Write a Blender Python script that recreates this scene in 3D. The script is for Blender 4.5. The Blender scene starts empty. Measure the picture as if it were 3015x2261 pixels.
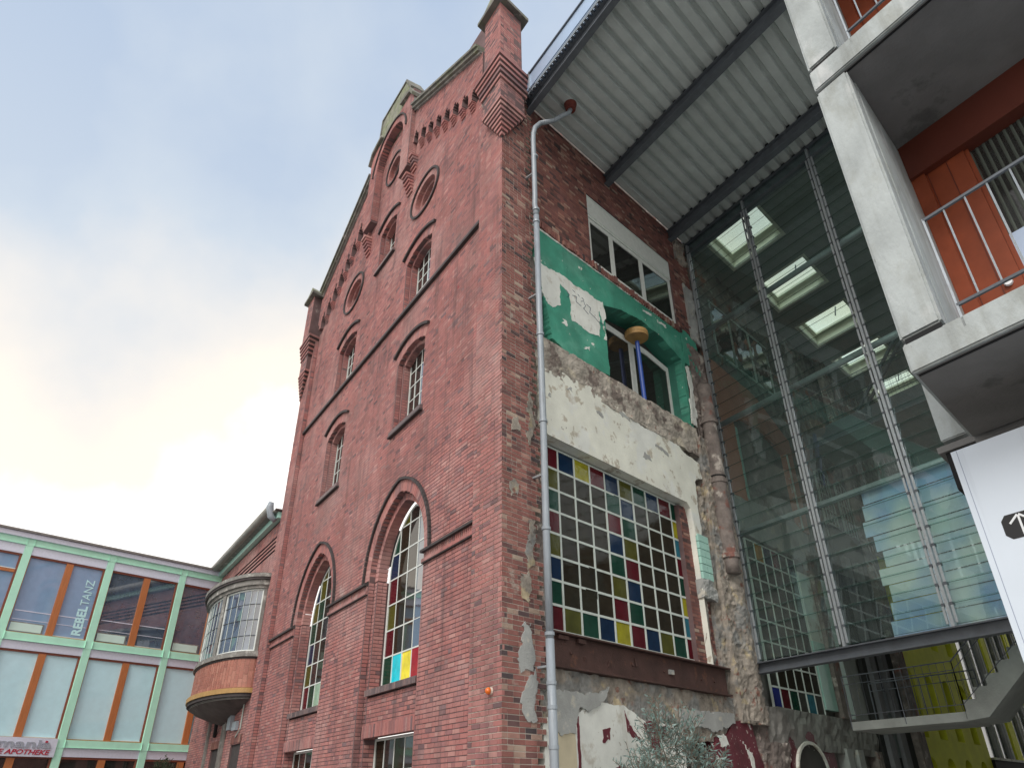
import bpy, bmesh, math, random
import numpy as np
from mathutils import Vector, Matrix, noise as mnoise
R = math.radians
SC = bpy.context.scene
COL = SC.collection
random.seed(7)

# ------------------------------------------------------------------ camera
PITCH, ROLL = 0.52979285, -0.00799339
cp, sp = math.cos(PITCH), math.sin(PITCH)
_r, _u, _f = Vector((1, 0, 0)), Vector((0, -sp, cp)), Vector((0, cp, sp))
_c, _s = math.cos(ROLL), math.sin(ROLL)
CR, CU, CF = _c*_r+_s*_u, -_s*_r+_c*_u, _f
CAMP = Vector((0, 0, 1.6))
cam = bpy.data.cameras.new('camera'); camo = bpy.data.objects.new('camera', cam); COL.objects.link(camo)
cam.sensor_fit = 'HORIZONTAL'; cam.sensor_width = 36.0; cam.lens = 36*2081.69/3015
cam.clip_start = 0.05; cam.clip_end = 2000
camo.matrix_world = Matrix(((CR.x, CU.x, -CF.x, 0), (CR.y, CU.y, -CF.y, 0), (CR.z, CU.z, -CF.z, 1.6), (0, 0, 0, 1)))
SC.camera = camo

# ------------------------------------------------------------------ world: thin bright cloud over blue
SUN_EL, SUN_AZ = R(42), R(-155)      # azimuth measured from +Y towards +X
w = bpy.data.worlds.new('World'); SC.world = w; w.use_nodes = True
nt = w.node_tree; N = nt.nodes; L = nt.links; N.clear()
out = N.new('ShaderNodeOutputWorld'); bg = N.new('ShaderNodeBackground'); bg.inputs[1].default_value = 0.1
sky = N.new('ShaderNodeTexSky'); sky.sky_type = 'NISHITA'; sky.sun_disc = False
sky.sun_elevation = SUN_EL; sky.sun_rotation = SUN_AZ; sky.air_density = 1.0; sky.dust_density = 1.5
tc = N.new('ShaderNodeTexCoord')
n1 = N.new('ShaderNodeTexNoise'); n1.inputs['Scale'].default_value = 1.35; n1.inputs['Detail'].default_value = 7; n1.inputs['Roughness'].default_value = .5
L.new(tc.outputs['Generated'], n1.inputs['Vector'])
sep = N.new('ShaderNodeSeparateXYZ'); L.new(tc.outputs['Generated'], sep.inputs[0])
mr = N.new('ShaderNodeMapRange'); mr.inputs['From Min'].default_value = .05; mr.inputs['From Max'].default_value = .95
mr.inputs['To Min'].default_value = 1.12; mr.inputs['To Max'].default_value = .44; L.new(sep.outputs['Z'], mr.inputs['Value'])
nr = N.new('ShaderNodeMapRange'); nr.inputs['From Min'].default_value = .35; nr.inputs['From Max'].default_value = .68
nr.inputs['To Min'].default_value = -.22; nr.inputs['To Max'].default_value = .34; L.new(n1.outputs['Fac'], nr.inputs['Value'])
ad = N.new('ShaderNodeMath'); ad.operation = 'ADD'; ad.use_clamp = True
L.new(mr.outputs[0], ad.inputs[0]); L.new(nr.outputs[0], ad.inputs[1])
cr = N.new('ShaderNodeValToRGB'); L.new(ad.outputs[0], cr.inputs[0])
e = cr.color_ramp.elements; e[0].position = .25; e[0].color = (3.2, 4.1, 5.6, 1); e[1].position = 1; e[1].color = (10.6, 10.3, 9.8, 1)
q = e.new(.55); q.color = (4.9, 5.5, 6.2, 1); q = e.new(.78); q.color = (7.4, 7.0, 6.5, 1); q = e.new(.9); q.color = (9.0, 8.0, 6.7, 1)
mx = N.new('ShaderNodeMix'); mx.data_type = 'RGBA'; mx.inputs[0].default_value = .93
L.new(sky.outputs[0], mx.inputs[6]); L.new(cr.outputs[0], mx.inputs[7]); L.new(mx.outputs[2], bg.inputs[0]); L.new(bg.outputs[0], out.inputs[0])
sd = bpy.data.lights.new('sun', 'SUN'); so = bpy.data.objects.new('sun', sd); COL.objects.link(so)
sd.energy = 1.5; sd.angle = R(25); sd.color = (1, .96, .9)
so.rotation_euler = Vector((-math.sin(SUN_AZ)*math.cos(SUN_EL), -math.cos(SUN_AZ)*math.cos(SUN_EL), -math.sin(SUN_EL))).to_track_quat('-Z', 'Y').to_euler()
so.location = (-30, -10, 40)
SC.view_settings.view_transform = 'Standard'; SC.view_settings.look = 'None'
SC.view_settings.exposure = 0.5; SC.view_settings.gamma = 1; SC.view_settings.use_curve_mapping = False
SC.render.engine = 'CYCLES'
try: SC.cycles.max_bounces = 8; SC.cycles.transparent_max_bounces = 24
except Exception: pass

# ------------------------------------------------------------------ frames
A = Vector((-0.53574375, 0.84438062, 0)); B = Vector((0.69052604, 0.72330754, 0))
NA = Vector((-0.84438062, -0.53574375, 0)); NB = Vector((0.72330754, -0.69052604, 0))
Z = Vector((0, 0, 1)); O = Vector((-0.18262271, 10.89847003, 0))

class Fr:
    """wall frame: P(u, o, z) = origin + ex*u + en*o + z"""
    def __init__(s, org, ex, en): s.org = org; s.ex = ex; s.en = en; s.flip = ex.cross(en).z < 0
    def P(s, u, o, z): return s.org + s.ex*u + s.en*o + Z*z
FA = Fr(O, A, NA)
FB = Fr(O, B, NB)
FAQ = Fr(O, A, -B/.9707); FBQ = Fr(O, B, -A/.9707)   # depth runs along the other face, so quoins mitre at the acute corner
def FV(v): return Fr(O+B*v, A, NA)
class Sk:
    flip = A.cross(B).z < 0
    def P(s, u, v, z): return O + A*u + B*v + Z*z
SK = Sk()
FG = Fr(O+A*23.5, B, NB)

# ------------------------------------------------------------------ materials
MATS = {}
def mat(name, col, rough=.8, var=.12, vscale=3., bump=.15, bscale=60., metal=0., spec=.5, col2=None, c2scale=1.2, c2lo=.5, c2hi=.6, stretch=None, island=None, ior=None, emit=None, streak=None):
    if name in MATS: return MATS[name]
    m = bpy.data.materials.new(name); m.use_nodes = True; MATS[name] = m
    t = m.node_tree; Nn = t.nodes; Ll = t.links; b = Nn['Principled BSDF']
    b.inputs['Roughness'].default_value = rough; b.inputs['Metallic'].default_value = metal
    if ior: b.inputs['IOR'].default_value = ior
    b.inputs['Specular IOR Level'].default_value = spec
    geo = Nn.new('ShaderNodeNewGeometry'); mp = Nn.new('ShaderNodeMapping'); Ll.new(geo.outputs['Position'], mp.inputs[0])
    if stretch: mp.inputs['Scale'].default_value = stretch
    def nz(scale, det=5, rgh=.6):
        n = Nn.new('ShaderNodeTexNoise'); n.inputs['Scale'].default_value = scale; n.inputs['Detail'].default_value = det; n.inputs['Roughness'].default_value = rgh
        Ll.new(mp.outputs[0], n.inputs['Vector']); return n.outputs['Fac']
    def rgb(c):
        n = Nn.new('ShaderNodeRGB'); n.outputs[0].default_value = (*c, 1); return n.outputs[0]
    def mixc(f, a, bb, mode='MIX'):
        n = Nn.new('ShaderNodeMix'); n.data_type = 'RGBA'; n.blend_type = mode
        if isinstance(f, float): n.inputs[0].default_value = f
        else: Ll.new(f, n.inputs[0])
        Ll.new(a, n.inputs[6]); Ll.new(bb, n.inputs[7]); return n.outputs[2]
    def rng(s, a, bb, c, d):
        n = Nn.new('ShaderNodeMapRange'); n.inputs['From Min'].default_value = a; n.inputs['From Max'].default_value = bb
        n.inputs['To Min'].default_value = c; n.inputs['To Max'].default_value = d; Ll.new(s, n.inputs['Value']); return n.outputs[0]
    if island:
        oi = Nn.new('ShaderNodeObjectInfo'); am = Nn.new('ShaderNodeMath'); am.operation = 'ADD'
        Ll.new(geo.outputs['Random Per Island'], am.inputs[0]); Ll.new(oi.outputs['Random'], am.inputs[1])
        fr = Nn.new('ShaderNodeMath'); fr.operation = 'FRACT'; Ll.new(am.outputs[0], fr.inputs[0])
        rp = Nn.new('ShaderNodeValToRGB'); Ll.new(fr.outputs[0], rp.inputs[0]); rp.color_ramp.interpolation = 'LINEAR'
        els = rp.color_ramp.elements
        els[0].position = island[0][0]; els[0].color = (*island[0][1], 1); els[1].position = island[-1][0]; els[1].color = (*island[-1][1], 1)
        for p, c in island[1:-1]:
            q = els.new(p); q.color = (*c, 1)
        c0 = rp.outputs[0]
    else: c0 = rgb(col)
    if col2:
        for k, (cc, sc, lo, hi) in enumerate(col2 if isinstance(col2, list) else [(col2, c2scale, c2lo, c2hi)]):
            mp2 = Nn.new('ShaderNodeMapping'); mp2.inputs['Location'].default_value = (k*7.3+2, k*3.1, k*5.7); Ll.new(mp.outputs[0], mp2.inputs[0])
            n = Nn.new('ShaderNodeTexNoise'); n.inputs['Scale'].default_value = sc; n.inputs['Detail'].default_value = 7; n.inputs['Roughness'].default_value = .62
            Ll.new(mp2.outputs[0], n.inputs['Vector'])
            c0 = mixc(rng(n.outputs['Fac'], lo, hi, 0, 1), c0, rgb(cc))
    if streak:
        mp3 = Nn.new('ShaderNodeMapping'); mp3.inputs['Scale'].default_value = (2.6, 2.6, .22); Ll.new(geo.outputs['Position'], mp3.inputs[0])
        n = Nn.new('ShaderNodeTexNoise'); n.inputs['Scale'].default_value = streak[3] if len(streak) > 3 else 1.4; n.inputs['Detail'].default_value = 6; n.inputs['Roughness'].default_value = .6
        Ll.new(mp3.outputs[0], n.inputs['Vector']); c0 = mixc(rng(n.outputs['Fac'], streak[1], streak[2], 0, .75), c0, rgb(streak[0]))
    if var:
        f = rng(nz(vscale), .25, .75, 1-var*1.6, 1+var*1.6)
        cx = Nn.new('ShaderNodeCombineXYZ')
        for i in range(3): Ll.new(f, cx.inputs[i])
        c0 = mixc(1.0, c0, cx.outputs[0], 'MULTIPLY')
    Ll.new(c0, b.inputs['Base Color'])
    if bump:
        bn = Nn.new('ShaderNodeBump'); bn.inputs['Strength'].default_value = min(1, bump*2); bn.inputs['Distance'].default_value = .01
        Ll.new(nz(bscale, 4), bn.inputs['Height']); Ll.new(bn.outputs[0], b.inputs['Normal'])
    if emit: b.inputs['Emission Color'].default_value = (*emit[0], 1); b.inputs['Emission Strength'].default_value = emit[1]
    return m

RED = [(0, (.14, .085, .09)), (.06, (.29, .13, .13)), (.3, (.35, .147, .135)), (.6, (.405, .172, .155)), (.8, (.375, .14, .128)), (.95, (.45, .235, .21)), (1, (.18, .115, .125))]
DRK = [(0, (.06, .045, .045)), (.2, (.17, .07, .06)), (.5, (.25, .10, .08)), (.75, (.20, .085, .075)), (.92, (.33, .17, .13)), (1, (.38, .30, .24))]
M_BR = mat('red_brick', None, .85, .14, 1.2, .3, 90, island=RED, col2=[((.24, .155, .145), .55, .54, .80), ((.45, .05, .055), .8, .70, .74), ((.50, .40, .36), .9, .66, .78), ((.46, .27, .25), .33, .5, .7)], streak=((.13, .08, .08), .52, .74))
M_BR2 = mat('quoin_brick', None, .85, .15, 3, .5, 80, island=[(0, (.07, .055, .06)), (.18, (.2, .09, .08)), (.45, (.31, .13, .11)), (.7, (.25, .10, .085)), (.88, (.37, .18, .15)), (1, (.42, .33, .26))], col2=[((.42, .36, .31), 2.2, .63, .72)])
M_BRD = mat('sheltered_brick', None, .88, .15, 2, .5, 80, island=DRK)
M_MO = mat('mortar', (.15, .095, .095), .95, .2, 2, .4, 40, col2=[((.42, .35, .32), 1.3, .64, .72)])
M_MOL = mat('pale_mortar', (.46, .41, .36), .95, .2, 2, .4, 40, col2=[((.25, .2, .18), 1.5, .6, .7)])
M_DKST = mat('dark_moulding_and_shade', (.055, .045, .045), .8, .2, 4, .4, 50)  # dark mouldings; also the painted shade between turret corbel courses
M_SILL = mat('clinker_sill', None, .6, .15, 4, .3, 60, island=[(0, (.10, .075, .08)), (.6, (.17, .12, .12)), (1, (.26, .17, .16))])
M_COP = mat('mossy_coping', (.17, .165, .145), .95, .25, 3, .6, 30, col2=[((.15, .165, .10), 2, .52, .68), ((.33, .31, .28), 4, .58, .66)])
M_MOSS = mat('mossy_stone', (.24, .24, .19), .95, .3, 5, .6, 30, col2=[((.20, .23, .12), 3, .45, .66), ((.12, .12, .10), 6, .6, .7)])
M_WHT = mat('white_painted_steel', (.70, .73, .70), .5, .06, 8, .1, 40)
M_WHTD = mat('weathered_window_steel', (.62, .68, .64), .5, .08, 8, .1, 40)
M_LEAD = mat('grey_painted_pipe', (.30, .34, .38), .38, .1, 6, .1, 30, col2=[((.2, .22, .24), 3, .58, .7)], stretch=(6, 6, .6))
M_STL = mat('galvanised_steel', (.46, .50, .53), .42, .1, 20, .1, 60, metal=.5)
M_STD = mat('dark_steel', (.10, .113, .13), .5, .12, 4, .15, 40)
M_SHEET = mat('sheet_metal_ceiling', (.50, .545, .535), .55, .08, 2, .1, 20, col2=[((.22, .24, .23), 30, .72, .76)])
M_CON = mat('pale_concrete', (.43, .465, .465), .85, .16, 2.2, .3, 30, col2=[((.36, .38, .36), 4, .5, .68), ((.1, .1, .09), 16, .71, .73), ((.60, .62, .62), 2.0, .58, .7)], stretch=(1, 1, .6), streak=((.27, .28, .26), .52, .74, 2.2))
M_COND = mat('shaded_concrete', (.20, .195, .19), .9, .12, 2, .25, 30, col2=[((.12, .12, .115), 1.1, .6, .66)])  # same concrete darkened, underside shade put into the colour
M_CONS = mat('stair_concrete', (.27, .295, .28), .85, .15, 2, .3, 30)
M_RGH = mat('broken_masonry', (.31, .275, .235), .98, .3, 6, .9, 25, col2=[((.25, .13, .10), 4.4, .60, .64), ((.43, .36, .24), 2.6, .58, .64), ((.25, .25, .24), 1.6, .5, .58), ((.12, .10, .09), 7, .62, .68)])
M_RGHD = mat('dark_masonry', (.20, .17, .155), .98, .3, 5, .9, 25, col2=[((.42, .38, .34), 2.2, .57, .62), ((.23, .11, .09), 2.6, .58, .64)])  # darker masonry, also carrying the passage dimness in its colour
M_CREAM = mat('cream_plaster', (.76, .77, .69), .85, .08, 2, .25, 25, col2=[((.50, .46, .38), 2.6, .56, .60), ((.3, .27, .24), 5, .68, .70), ((.74, .76, .72), 1.2, .52, .6)])
M_WPL = mat('chalk_plaster', (.74, .76, .72), .85, .1, 2, .25, 25, col2=[((.55, .53, .47), 3, .56, .66), ((.5, .48, .43), 9, .63, .67)], streak=((.5, .48, .42), .56, .74))
M_GRN = mat('green_wall_paint', (.055, .285, .20), .7, .2, 1.6, .35, 30, col2=[((.10, .34, .25), 1.3, .5, .62), ((.70, .72, .66), 3.1, .665, .672), ((.70, .72, .66), 9, .70, .71)], streak=((.04, .17, .13), .58, .8))
M_GRND = mat('green_reveal_paint', (.04, .19, .14), .6, .12, 2.5, .3, 30)
M_GREY = mat('grey_render', (.36, .37, .36), .95, .15, 2, .5, 30, col2=[((.5, .48, .42), 3, .58, .64)])
M_MAR = mat('maroon_paint', (.12, .018, .03), .55, .25, 3, .4, 30, col2=[((.62, .6, .57), 3.1, .64, .65), ((.45, .40, .36), 11, .64, .66)])
M_RUST = mat('rusty_steel', (.075, .038, .032), .8, .2, 3, .5, 40, col2=[((.13, .06, .04), 4, .58, .66)])
M_OCH = mat('ochre_paint', (.42, .25, .09), .6, .15, 4, .2, 30)
M_ORW = mat('orange_timber', (.46, .155, .05), .5, .12, 6, .2, 20, stretch=(8, 8, .5))
M_ORWD = mat('dark_orange_timber', (.22, .06, .035), .5, .12, 6, .2, 20)
M_MINT = mat('mint_steel', (.48, .84, .66), .5, .05, 3, .08, 20, col2=[((.26, .52, .4), 9, .72, .78)])
M_SILV = mat('silver_panel', (.70, .72, .84), .5, .04, 14, .1, 30, metal=.15)
M_ORP = mat('orange_panel', (.27, .058, .022), .45, .14, 4, .05, 20)
M_ORPD = mat('rust_red_header', (.13, .03, .018), .45, .06, 3, .05, 20)
M_YEL = mat('yellow_render', (.78, .80, .06), .85, .08, 1.4, .2, 20)
M_TEAL = mat('teal_tile', (.40, .66, .58), .4, .06, 4, .1, 20)
M_BLK = mat('black_void', (.012, .012, .013), .9, 0, 1, 0)
M_DIN = mat('dark_interior', (.05, .048, .045), .9, .3, 1, 0)
M_SGN = mat('white_sign_enamel', (.68, .75, .84), .3, .03, 1, 0, streak=((.52, .58, .66), .60, .80, 2.5))
M_SGB = mat('black_vinyl', (.01, .01, .012), .35, 0, 1, 0)
M_SGW = mat('white_vinyl', (.8, .82, .84), .35, 0, 1, 0)
M_TCO = mat('terracotta_tile', None, .6, .08, 4, .2, 40, island=[(0, (.31, .12, .09)), (.6, (.38, .15, .11)), (1, (.44, .20, .15))])
M_JNT = mat('pink_joint', (.50, .27, .21), .9, .1, 4, .2, 40)
M_RSTONE = mat('weathered_stone', (.22, .21, .195), .9, .2, 5, .4, 30, col2=[((.42, .41, .38), 3, .55, .64)])
M_BLUE = mat('blue_pole_paint', (.02, .07, .33), .4, .05, 5, .05, 20)
M_TEXR = mat('red_letter', (.45, .03, .06), .4, 0, 1, 0)
M_TEXG = mat('grey_letter', (.36, .38, .44), .4, 0, 1, 0)
M_TEXW = mat('pale_blue_vinyl', (.55, .82, .85), .5, 0, 1, 0)
M_GRD = mat('paving', (.40, .39, .37), .9, .15, 1, .3, 20)
M_ASP = mat('asphalt', (.06, .06, .062), .9, .2, 4, .4, 60)
M_OLV = mat('olive_leaf', (.13, .20, .18), .5, .3, 3, 0, col2=[((.24, .33, .31), 6, .5, .62)])
M_BARK = mat('bark', (.16, .13, .10), .9, .2, 8, .5, 40)
M_FIR = mat('dark_needles', (.025, .05, .02), .7, .3, 6, 0)
M_CREAMW = mat('skylight_lining', (.78, .79, .66), .7, .04, 2, 0)
M_PINK = mat('salmon_paint', (.50, .21, .14), .7, .1, 2, .2, 20)
M_FRMG = mat('greygreen_frame', (.38, .44, .40), .5, .08, 4, 0)
M_CURT = mat('curtain_cloth', (.10, .115, .10), .9, .1, 3, 0)
M_BLIND = mat('roller_blind', (.36, .56, .56), .8, .05, 2, 0)
M_ROOF = mat('roof_tiles', (.12, .09, .085), .85, .2, 6, .4, 30)

def glassy(name, col, rough=.03, ior=1.75, spec=.5, var=.17):
    m = mat(name, col, rough, var, 4, .015, 7, ior=ior, spec=spec); return m
G_DK = glassy('dark_window_glass', (.022, .022, .02), .04, 1.8)
G_BR = glassy('brown_window_glass', (.026, .020, .013), .05, 1.22)
G_SKY = glassy('reflecting_window_glass', (.07, .10, .15), .02, 2.8)  # bluish base adds some sky reflection to the colour
G_SK2 = glassy('sky_boost_window_glass', (.07, .11, .16), .02, 3.8)  # raised reflection and blue base make these panes show sky
G_TNT = glassy('sky_reflection_tint_glass', (.24, .37, .55), .03, 2.0, var=.04)  # blue base stands in for sky reflected in the upper panes
G_BL = glassy('blind_backed_glass', (.58, .84, .92), .03, 1.7, var=.03)
GC = {'r': glassy('ruby_glass', (.085, .006, .012), .08), 'o': glassy('olive_glass', (.075, .075, .012), .08), 'g': glassy('bottle_green_glass', (.006, .045, .028), .08),
      'b': glassy('cobalt_glass', (.006, .022, .06), .08), 'y': glassy('yellow_glass', (.30, .28, .02), .08), 't': glassy('petrol_glass', (.03, .16, .22), .08),
      'k': G_BR, 'd': G_DK, 'c': glassy('cyan_glass', (.0, .62, .75), .1), 'Y': glassy('bright_yellow_glass', (.9, .75, .02), .1), 'R': glassy('bright_red_glass', (.35, .02, .03), .1),  # bright cyan and yellow bases stand in for light from behind
      'l': glassy('pale_green_glass', (.30, .42, .30), .1), 's': G_SK2, 'n': glassy('amber_glass', (.40, .20, .03), .1), 'B': glassy('indigo_glass', (.02, .03, .2), .08)}
for k_ in 'rogbytnRlB': GC[k_].node_tree.nodes['Principled BSDF'].inputs['IOR'].default_value = 1.27
def louvre_glass():
    m = bpy.data.materials.new('louvre_glass'); m.use_nodes = True; t = m.node_tree; n = t.nodes; l = t.links; n.clear()
    o = n.new('ShaderNodeOutputMaterial'); mx = n.new('ShaderNodeMixShader'); tr = n.new('ShaderNodeBsdfTransparent'); gl = n.new('ShaderNodeBsdfGlossy')
    tr.inputs[0].default_value = (.72, .84, .80, 1); gl.inputs['Roughness'].default_value = .012; gl.inputs[0].default_value = (.82, .93, 1, 1)
    lw = n.new('ShaderNodeLayerWeight'); lw.inputs['Blend'].default_value = .5
    pw_ = n.new('ShaderNodeMath'); pw_.operation = 'POWER'; pw_.inputs[1].default_value = 4.2; l.new(lw.outputs['Facing'], pw_.inputs[0])
    ml = n.new('ShaderNodeMath'); ml.operation = 'MULTIPLY_ADD'; ml.inputs[1].default_value = .85; ml.inputs[2].default_value = .11; l.new(pw_.outputs[0], ml.inputs[0])
    l.new(ml.outputs[0], mx.inputs[0]); l.new(tr.outputs[0], mx.inputs[1]); l.new(gl.outputs[0], mx.inputs[2])
    df = n.new('ShaderNodeBsdfDiffuse'); df.inputs[0].default_value = (.62, .78, .76, 1); m2 = n.new('ShaderNodeMixShader'); m2.inputs[0].default_value = .045
    l.new(mx.outputs[0], m2.inputs[1]); l.new(df.outputs[0], m2.inputs[2]); l.new(m2.outputs[0], o.inputs[0]); return m
M_LOUV = louvre_glass()
M_GEDGE = mat('glass_edge', (.01, .035, .03), .3, 0, 1, 0)
def sky_glass():
    m = bpy.data.materials.new('rooflight_glass'); m.use_nodes = True; t = m.node_tree; n = t.nodes; l = t.links; n.clear()
    o = n.new('ShaderNodeOutputMaterial'); mx = n.new('ShaderNodeMixShader'); tr = n.new('ShaderNodeBsdfTransparent'); gl = n.new('ShaderNodeBsdfGlossy')
    tr.inputs[0].default_value = (.9, .95, .93, 1); gl.inputs['Roughness'].default_value = .05; mx.inputs[0].default_value = .08
    l.new(tr.outputs[0], mx.inputs[1]); l.new(gl.outputs[0], mx.inputs[2]); l.new(mx.outputs[0], o.inputs[0]); return m
M_SKYG = sky_glass()

# ------------------------------------------------------------------ mesh building
class MB:
    def __init__(s): s.v = []; s.f = []
    def poly(s, pts):
        k = len(s.v); s.v += [tuple(p) for p in pts]; s.f.append(tuple(range(k, k+len(pts)))); return s
    def prism(s, fr, pts, o0, o1):
        """pts (u,z) in a frame, extruded o0..o1"""
        k = len(s.v); n = len(pts)
        for o in (o0, o1): s.v += [tuple(fr.P(u, o, z)) for u, z in pts]
        s.f.append(tuple(range(k, k+n))); s.f.append(tuple(range(k+2*n-1, k+n-1, -1)))
        for i in range(n):
            j = (i+1) % n; s.f.append((k+i, k+n+i, k+n+j, k+j))
        return s
    def box(s, fr, u0, u1, o0, o1, z0, z1): return s.prism(fr, [(u0, z0), (u1, z0), (u1, z1), (u0, z1)], o0, o1)
    def bar(s, p, q, w, h=None, up=Z):
        h = h or w; p = Vector(p); q = Vector(q); d = (q-p).normalized(); x = d.cross(up)
        if x.length < 1e-4: x = d.cross(Vector((1, 0, 0)))
        x.normalize(); y = x.cross(d); k = len(s.v)
        for e_ in (p, q):
            for a_, b_ in ((-1, -1), (1, -1), (1, 1), (-1, 1)): s.v.append(tuple(e_+x*a_*w/2+y*b_*h/2))
        s.f += [(k, k+3, k+2, k+1), (k+4, k+5, k+6, k+7)]+[(k+i, k+(i+1) % 4, k+4+(i+1) % 4, k+4+i) for i in range(4)]; return s
    def tube(s, path, r, n=12, cap=True):
        path = [Vector(p) for p in path]; k = len(s.v); m = len(path); rr = r if isinstance(r, (list, tuple)) else [r]*m
        pd = None
        for i, p in enumerate(path):
            d = (path[min(i+1, m-1)]-path[max(i-1, 0)]).normalized()
            ref = Vector((0, 0, 1)) if abs(d.z) < .9 else Vector((1, 0, 0))
            if pd is None: x = d.cross(ref).normalized()
            else: x = (pd - d*pd.dot(d)).normalized()
            pd = x; y = d.cross(x)
            for j in range(n):
                t = 2*math.pi*j/n; s.v.append(tuple(p+x*math.cos(t)*rr[i]+y*math.sin(t)*rr[i]))
        for i in range(m-1):
            for j in range(n):
                j2 = (j+1) % n; s.f.append((k+i*n+j, k+i*n+j2, k+(i+1)*n+j2, k+(i+1)*n+j))
        if cap: s.f.append(tuple(k+j for j in range(n))[::-1]); s.f.append(tuple(k+(m-1)*n+j for j in range(n)))
        return s
    def build(s, name, material, parent=None, loc=None, fix=True, smooth=False, mesh=None):
        base = parent_world(parent) if parent else (Vector(loc) if loc is not None else Vector((0, 0, 0)))
        me = bpy.data.meshes.new(name)
        me.from_pydata([tuple(Vector(v)-base) for v in s.v], [], s.f); me.materials.append(material)
        if fix and len(s.f) < 60000:
            bm = bmesh.new(); bm.from_mesh(me); bmesh.ops.recalc_face_normals(bm, faces=bm.faces); bm.to_mesh(me); bm.free()
        if smooth: me.polygons.foreach_set('use_smooth', [True]*len(me.polygons))
        me.update(); o = bpy.data.objects.new(name, me); COL.objects.link(o)
        if parent: o.parent = parent
        elif loc is not None: o.location = loc
        return o
_W = {}
def parent_world(p):
    v = Vector(p.location); q = p.parent
    while q: v = v+Vector(q.location); q = q.parent
    return v
def thing(name, label, cat, loc, group=None):
    o = bpy.data.objects.new(name, None); COL.objects.link(o); o.location = loc; o.empty_display_size = .3
    o['label'] = label; o['category'] = cat
    if group: o['group'] = group
    return o
def tag(o, label, cat, group=None):
    o['label'] = label; o['category'] = cat
    if group: o['group'] = group
    return o
def struct(o): o['kind'] = 'structure'; return o
def stuff(o): o['kind'] = 'stuff'; return o
def inst(mesh, name, parent, world, mats=None):
    o = bpy.data.objects.new(name, mesh); COL.objects.link(o); o.parent = parent; o.location = Vector(world)-parent_world(parent); return o

def clip(poly, hull):
    """Sutherland-Hodgman, hull convex CCW"""
    out_ = poly
    for i in range(len(hull)):
        a_, b_ = hull[i], hull[(i+1) % len(hull)]; inp = out_; out_ = []
        if not inp: return []
        side = lambda p: (b_[0]-a_[0])*(p[1]-a_[1])-(b_[1]-a_[1])*(p[0]-a_[0])
        for j in range(len(inp)):
            p, q_ = inp[j-1], inp[j]; sp_, sq = side(p), side(q_)
            if sq >= 0:
                if sp_ < 0: t = sp_/(sp_-sq); out_.append((p[0]+(q_[0]-p[0])*t, p[1]+(q_[1]-p[1])*t))
                out_.append(q_)
            elif sp_ >= 0: t = sp_/(sp_-sq); out_.append((p[0]+(q_[0]-p[0])*t, p[1]+(q_[1]-p[1])*t))
    return out_
def fbm(x, y, z=0., o=4): return mnoise.fractal(Vector((x, y, z)), .9, 2.0, o)
def ragged(pts, amp=.05, step=.06, seed=0., keep=()):
    out_ = []; step = min(step, .045)
    n = len(pts)
    for i in range(n):
        p, q_ = pts[i], pts[(i+1) % n]; d = math.hypot(q_[0]-p[0], q_[1]-p[1]); m = max(1, int(d/step))
        for k in range(m):
            t = k/m; x = p[0]+(q_[0]-p[0])*t; y = p[1]+(q_[1]-p[1])*t
            if i in keep: out_.append((x, y)); continue
            out_.append((x+amp*fbm(x*3, y*3, seed)+amp*.5*fbm(x*15, y*15, seed+4, 3), y+amp*fbm(x*3, y*3, seed+9)+amp*.5*fbm(x*15, y*15, seed+6, 3)))
    return out_

# ------------------------------------------------------------------ brickwork
CH = .0775
BRICKS = []       # (wall key, frame, u0,u1,o0,o1,z0,z1)
BOXES = np.array([0])
def courses(fr, key, inside, ur, zr, o, du=.02, seed=0, proud=.009, back=.30, mort=None, start=.0, jit=.006, thick=.06, mclip=-1e9):
    """lay courses of bricks wherever inside(u array, z) holds; collects bricks and mortar boxes"""
    rg = random.Random(seed*77+3); us = np.arange(ur[0]+du/2, ur[1], du)
    i0 = int(round(zr[0]/CH)); i1 = int(round(zr[1]/CH))
    for i in range(i0, i1):
        z0 = i*CH; zm = z0+CH/2; ins = np.asarray(inside(us, zm)) & np.ones(us.shape, bool)
        if not ins.any(): continue
        dd = np.diff(np.concatenate([[0], ins.astype(int), [0]])); st = np.where(dd == 1)[0]; en = np.where(dd == -1)[0]
        runs = [(ur[0]+s_*du, ur[0]+e_*du) for s_, e_ in zip(st, en)]
        cuts = []; u = start+(0 if i % 2 else -.12); last = 0
        while u < ur[1]+.3:
            l = .245 if (rg.random() < .62 and last < 3) else .1225
            last = last+1 if l > .2 else 0
            cuts.append((u, u+l)); u += l
        for a_, b_ in runs:
            if mort is not None and b_ > mclip+.02: mort.box(fr, max(a_, mclip), b_, o-back, o-proud, z0, z0+CH)
            for c_, d_ in cuts:
                x0, x1 = max(a_, c_), min(b_, d_)
                if x1-x0 < .035: continue
                BRICKS.append((key, fr, x0+.0035, x1-.0035, o-thick, o-rg.random()*jit, z0+.003, z0+CH-.0075))
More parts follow.
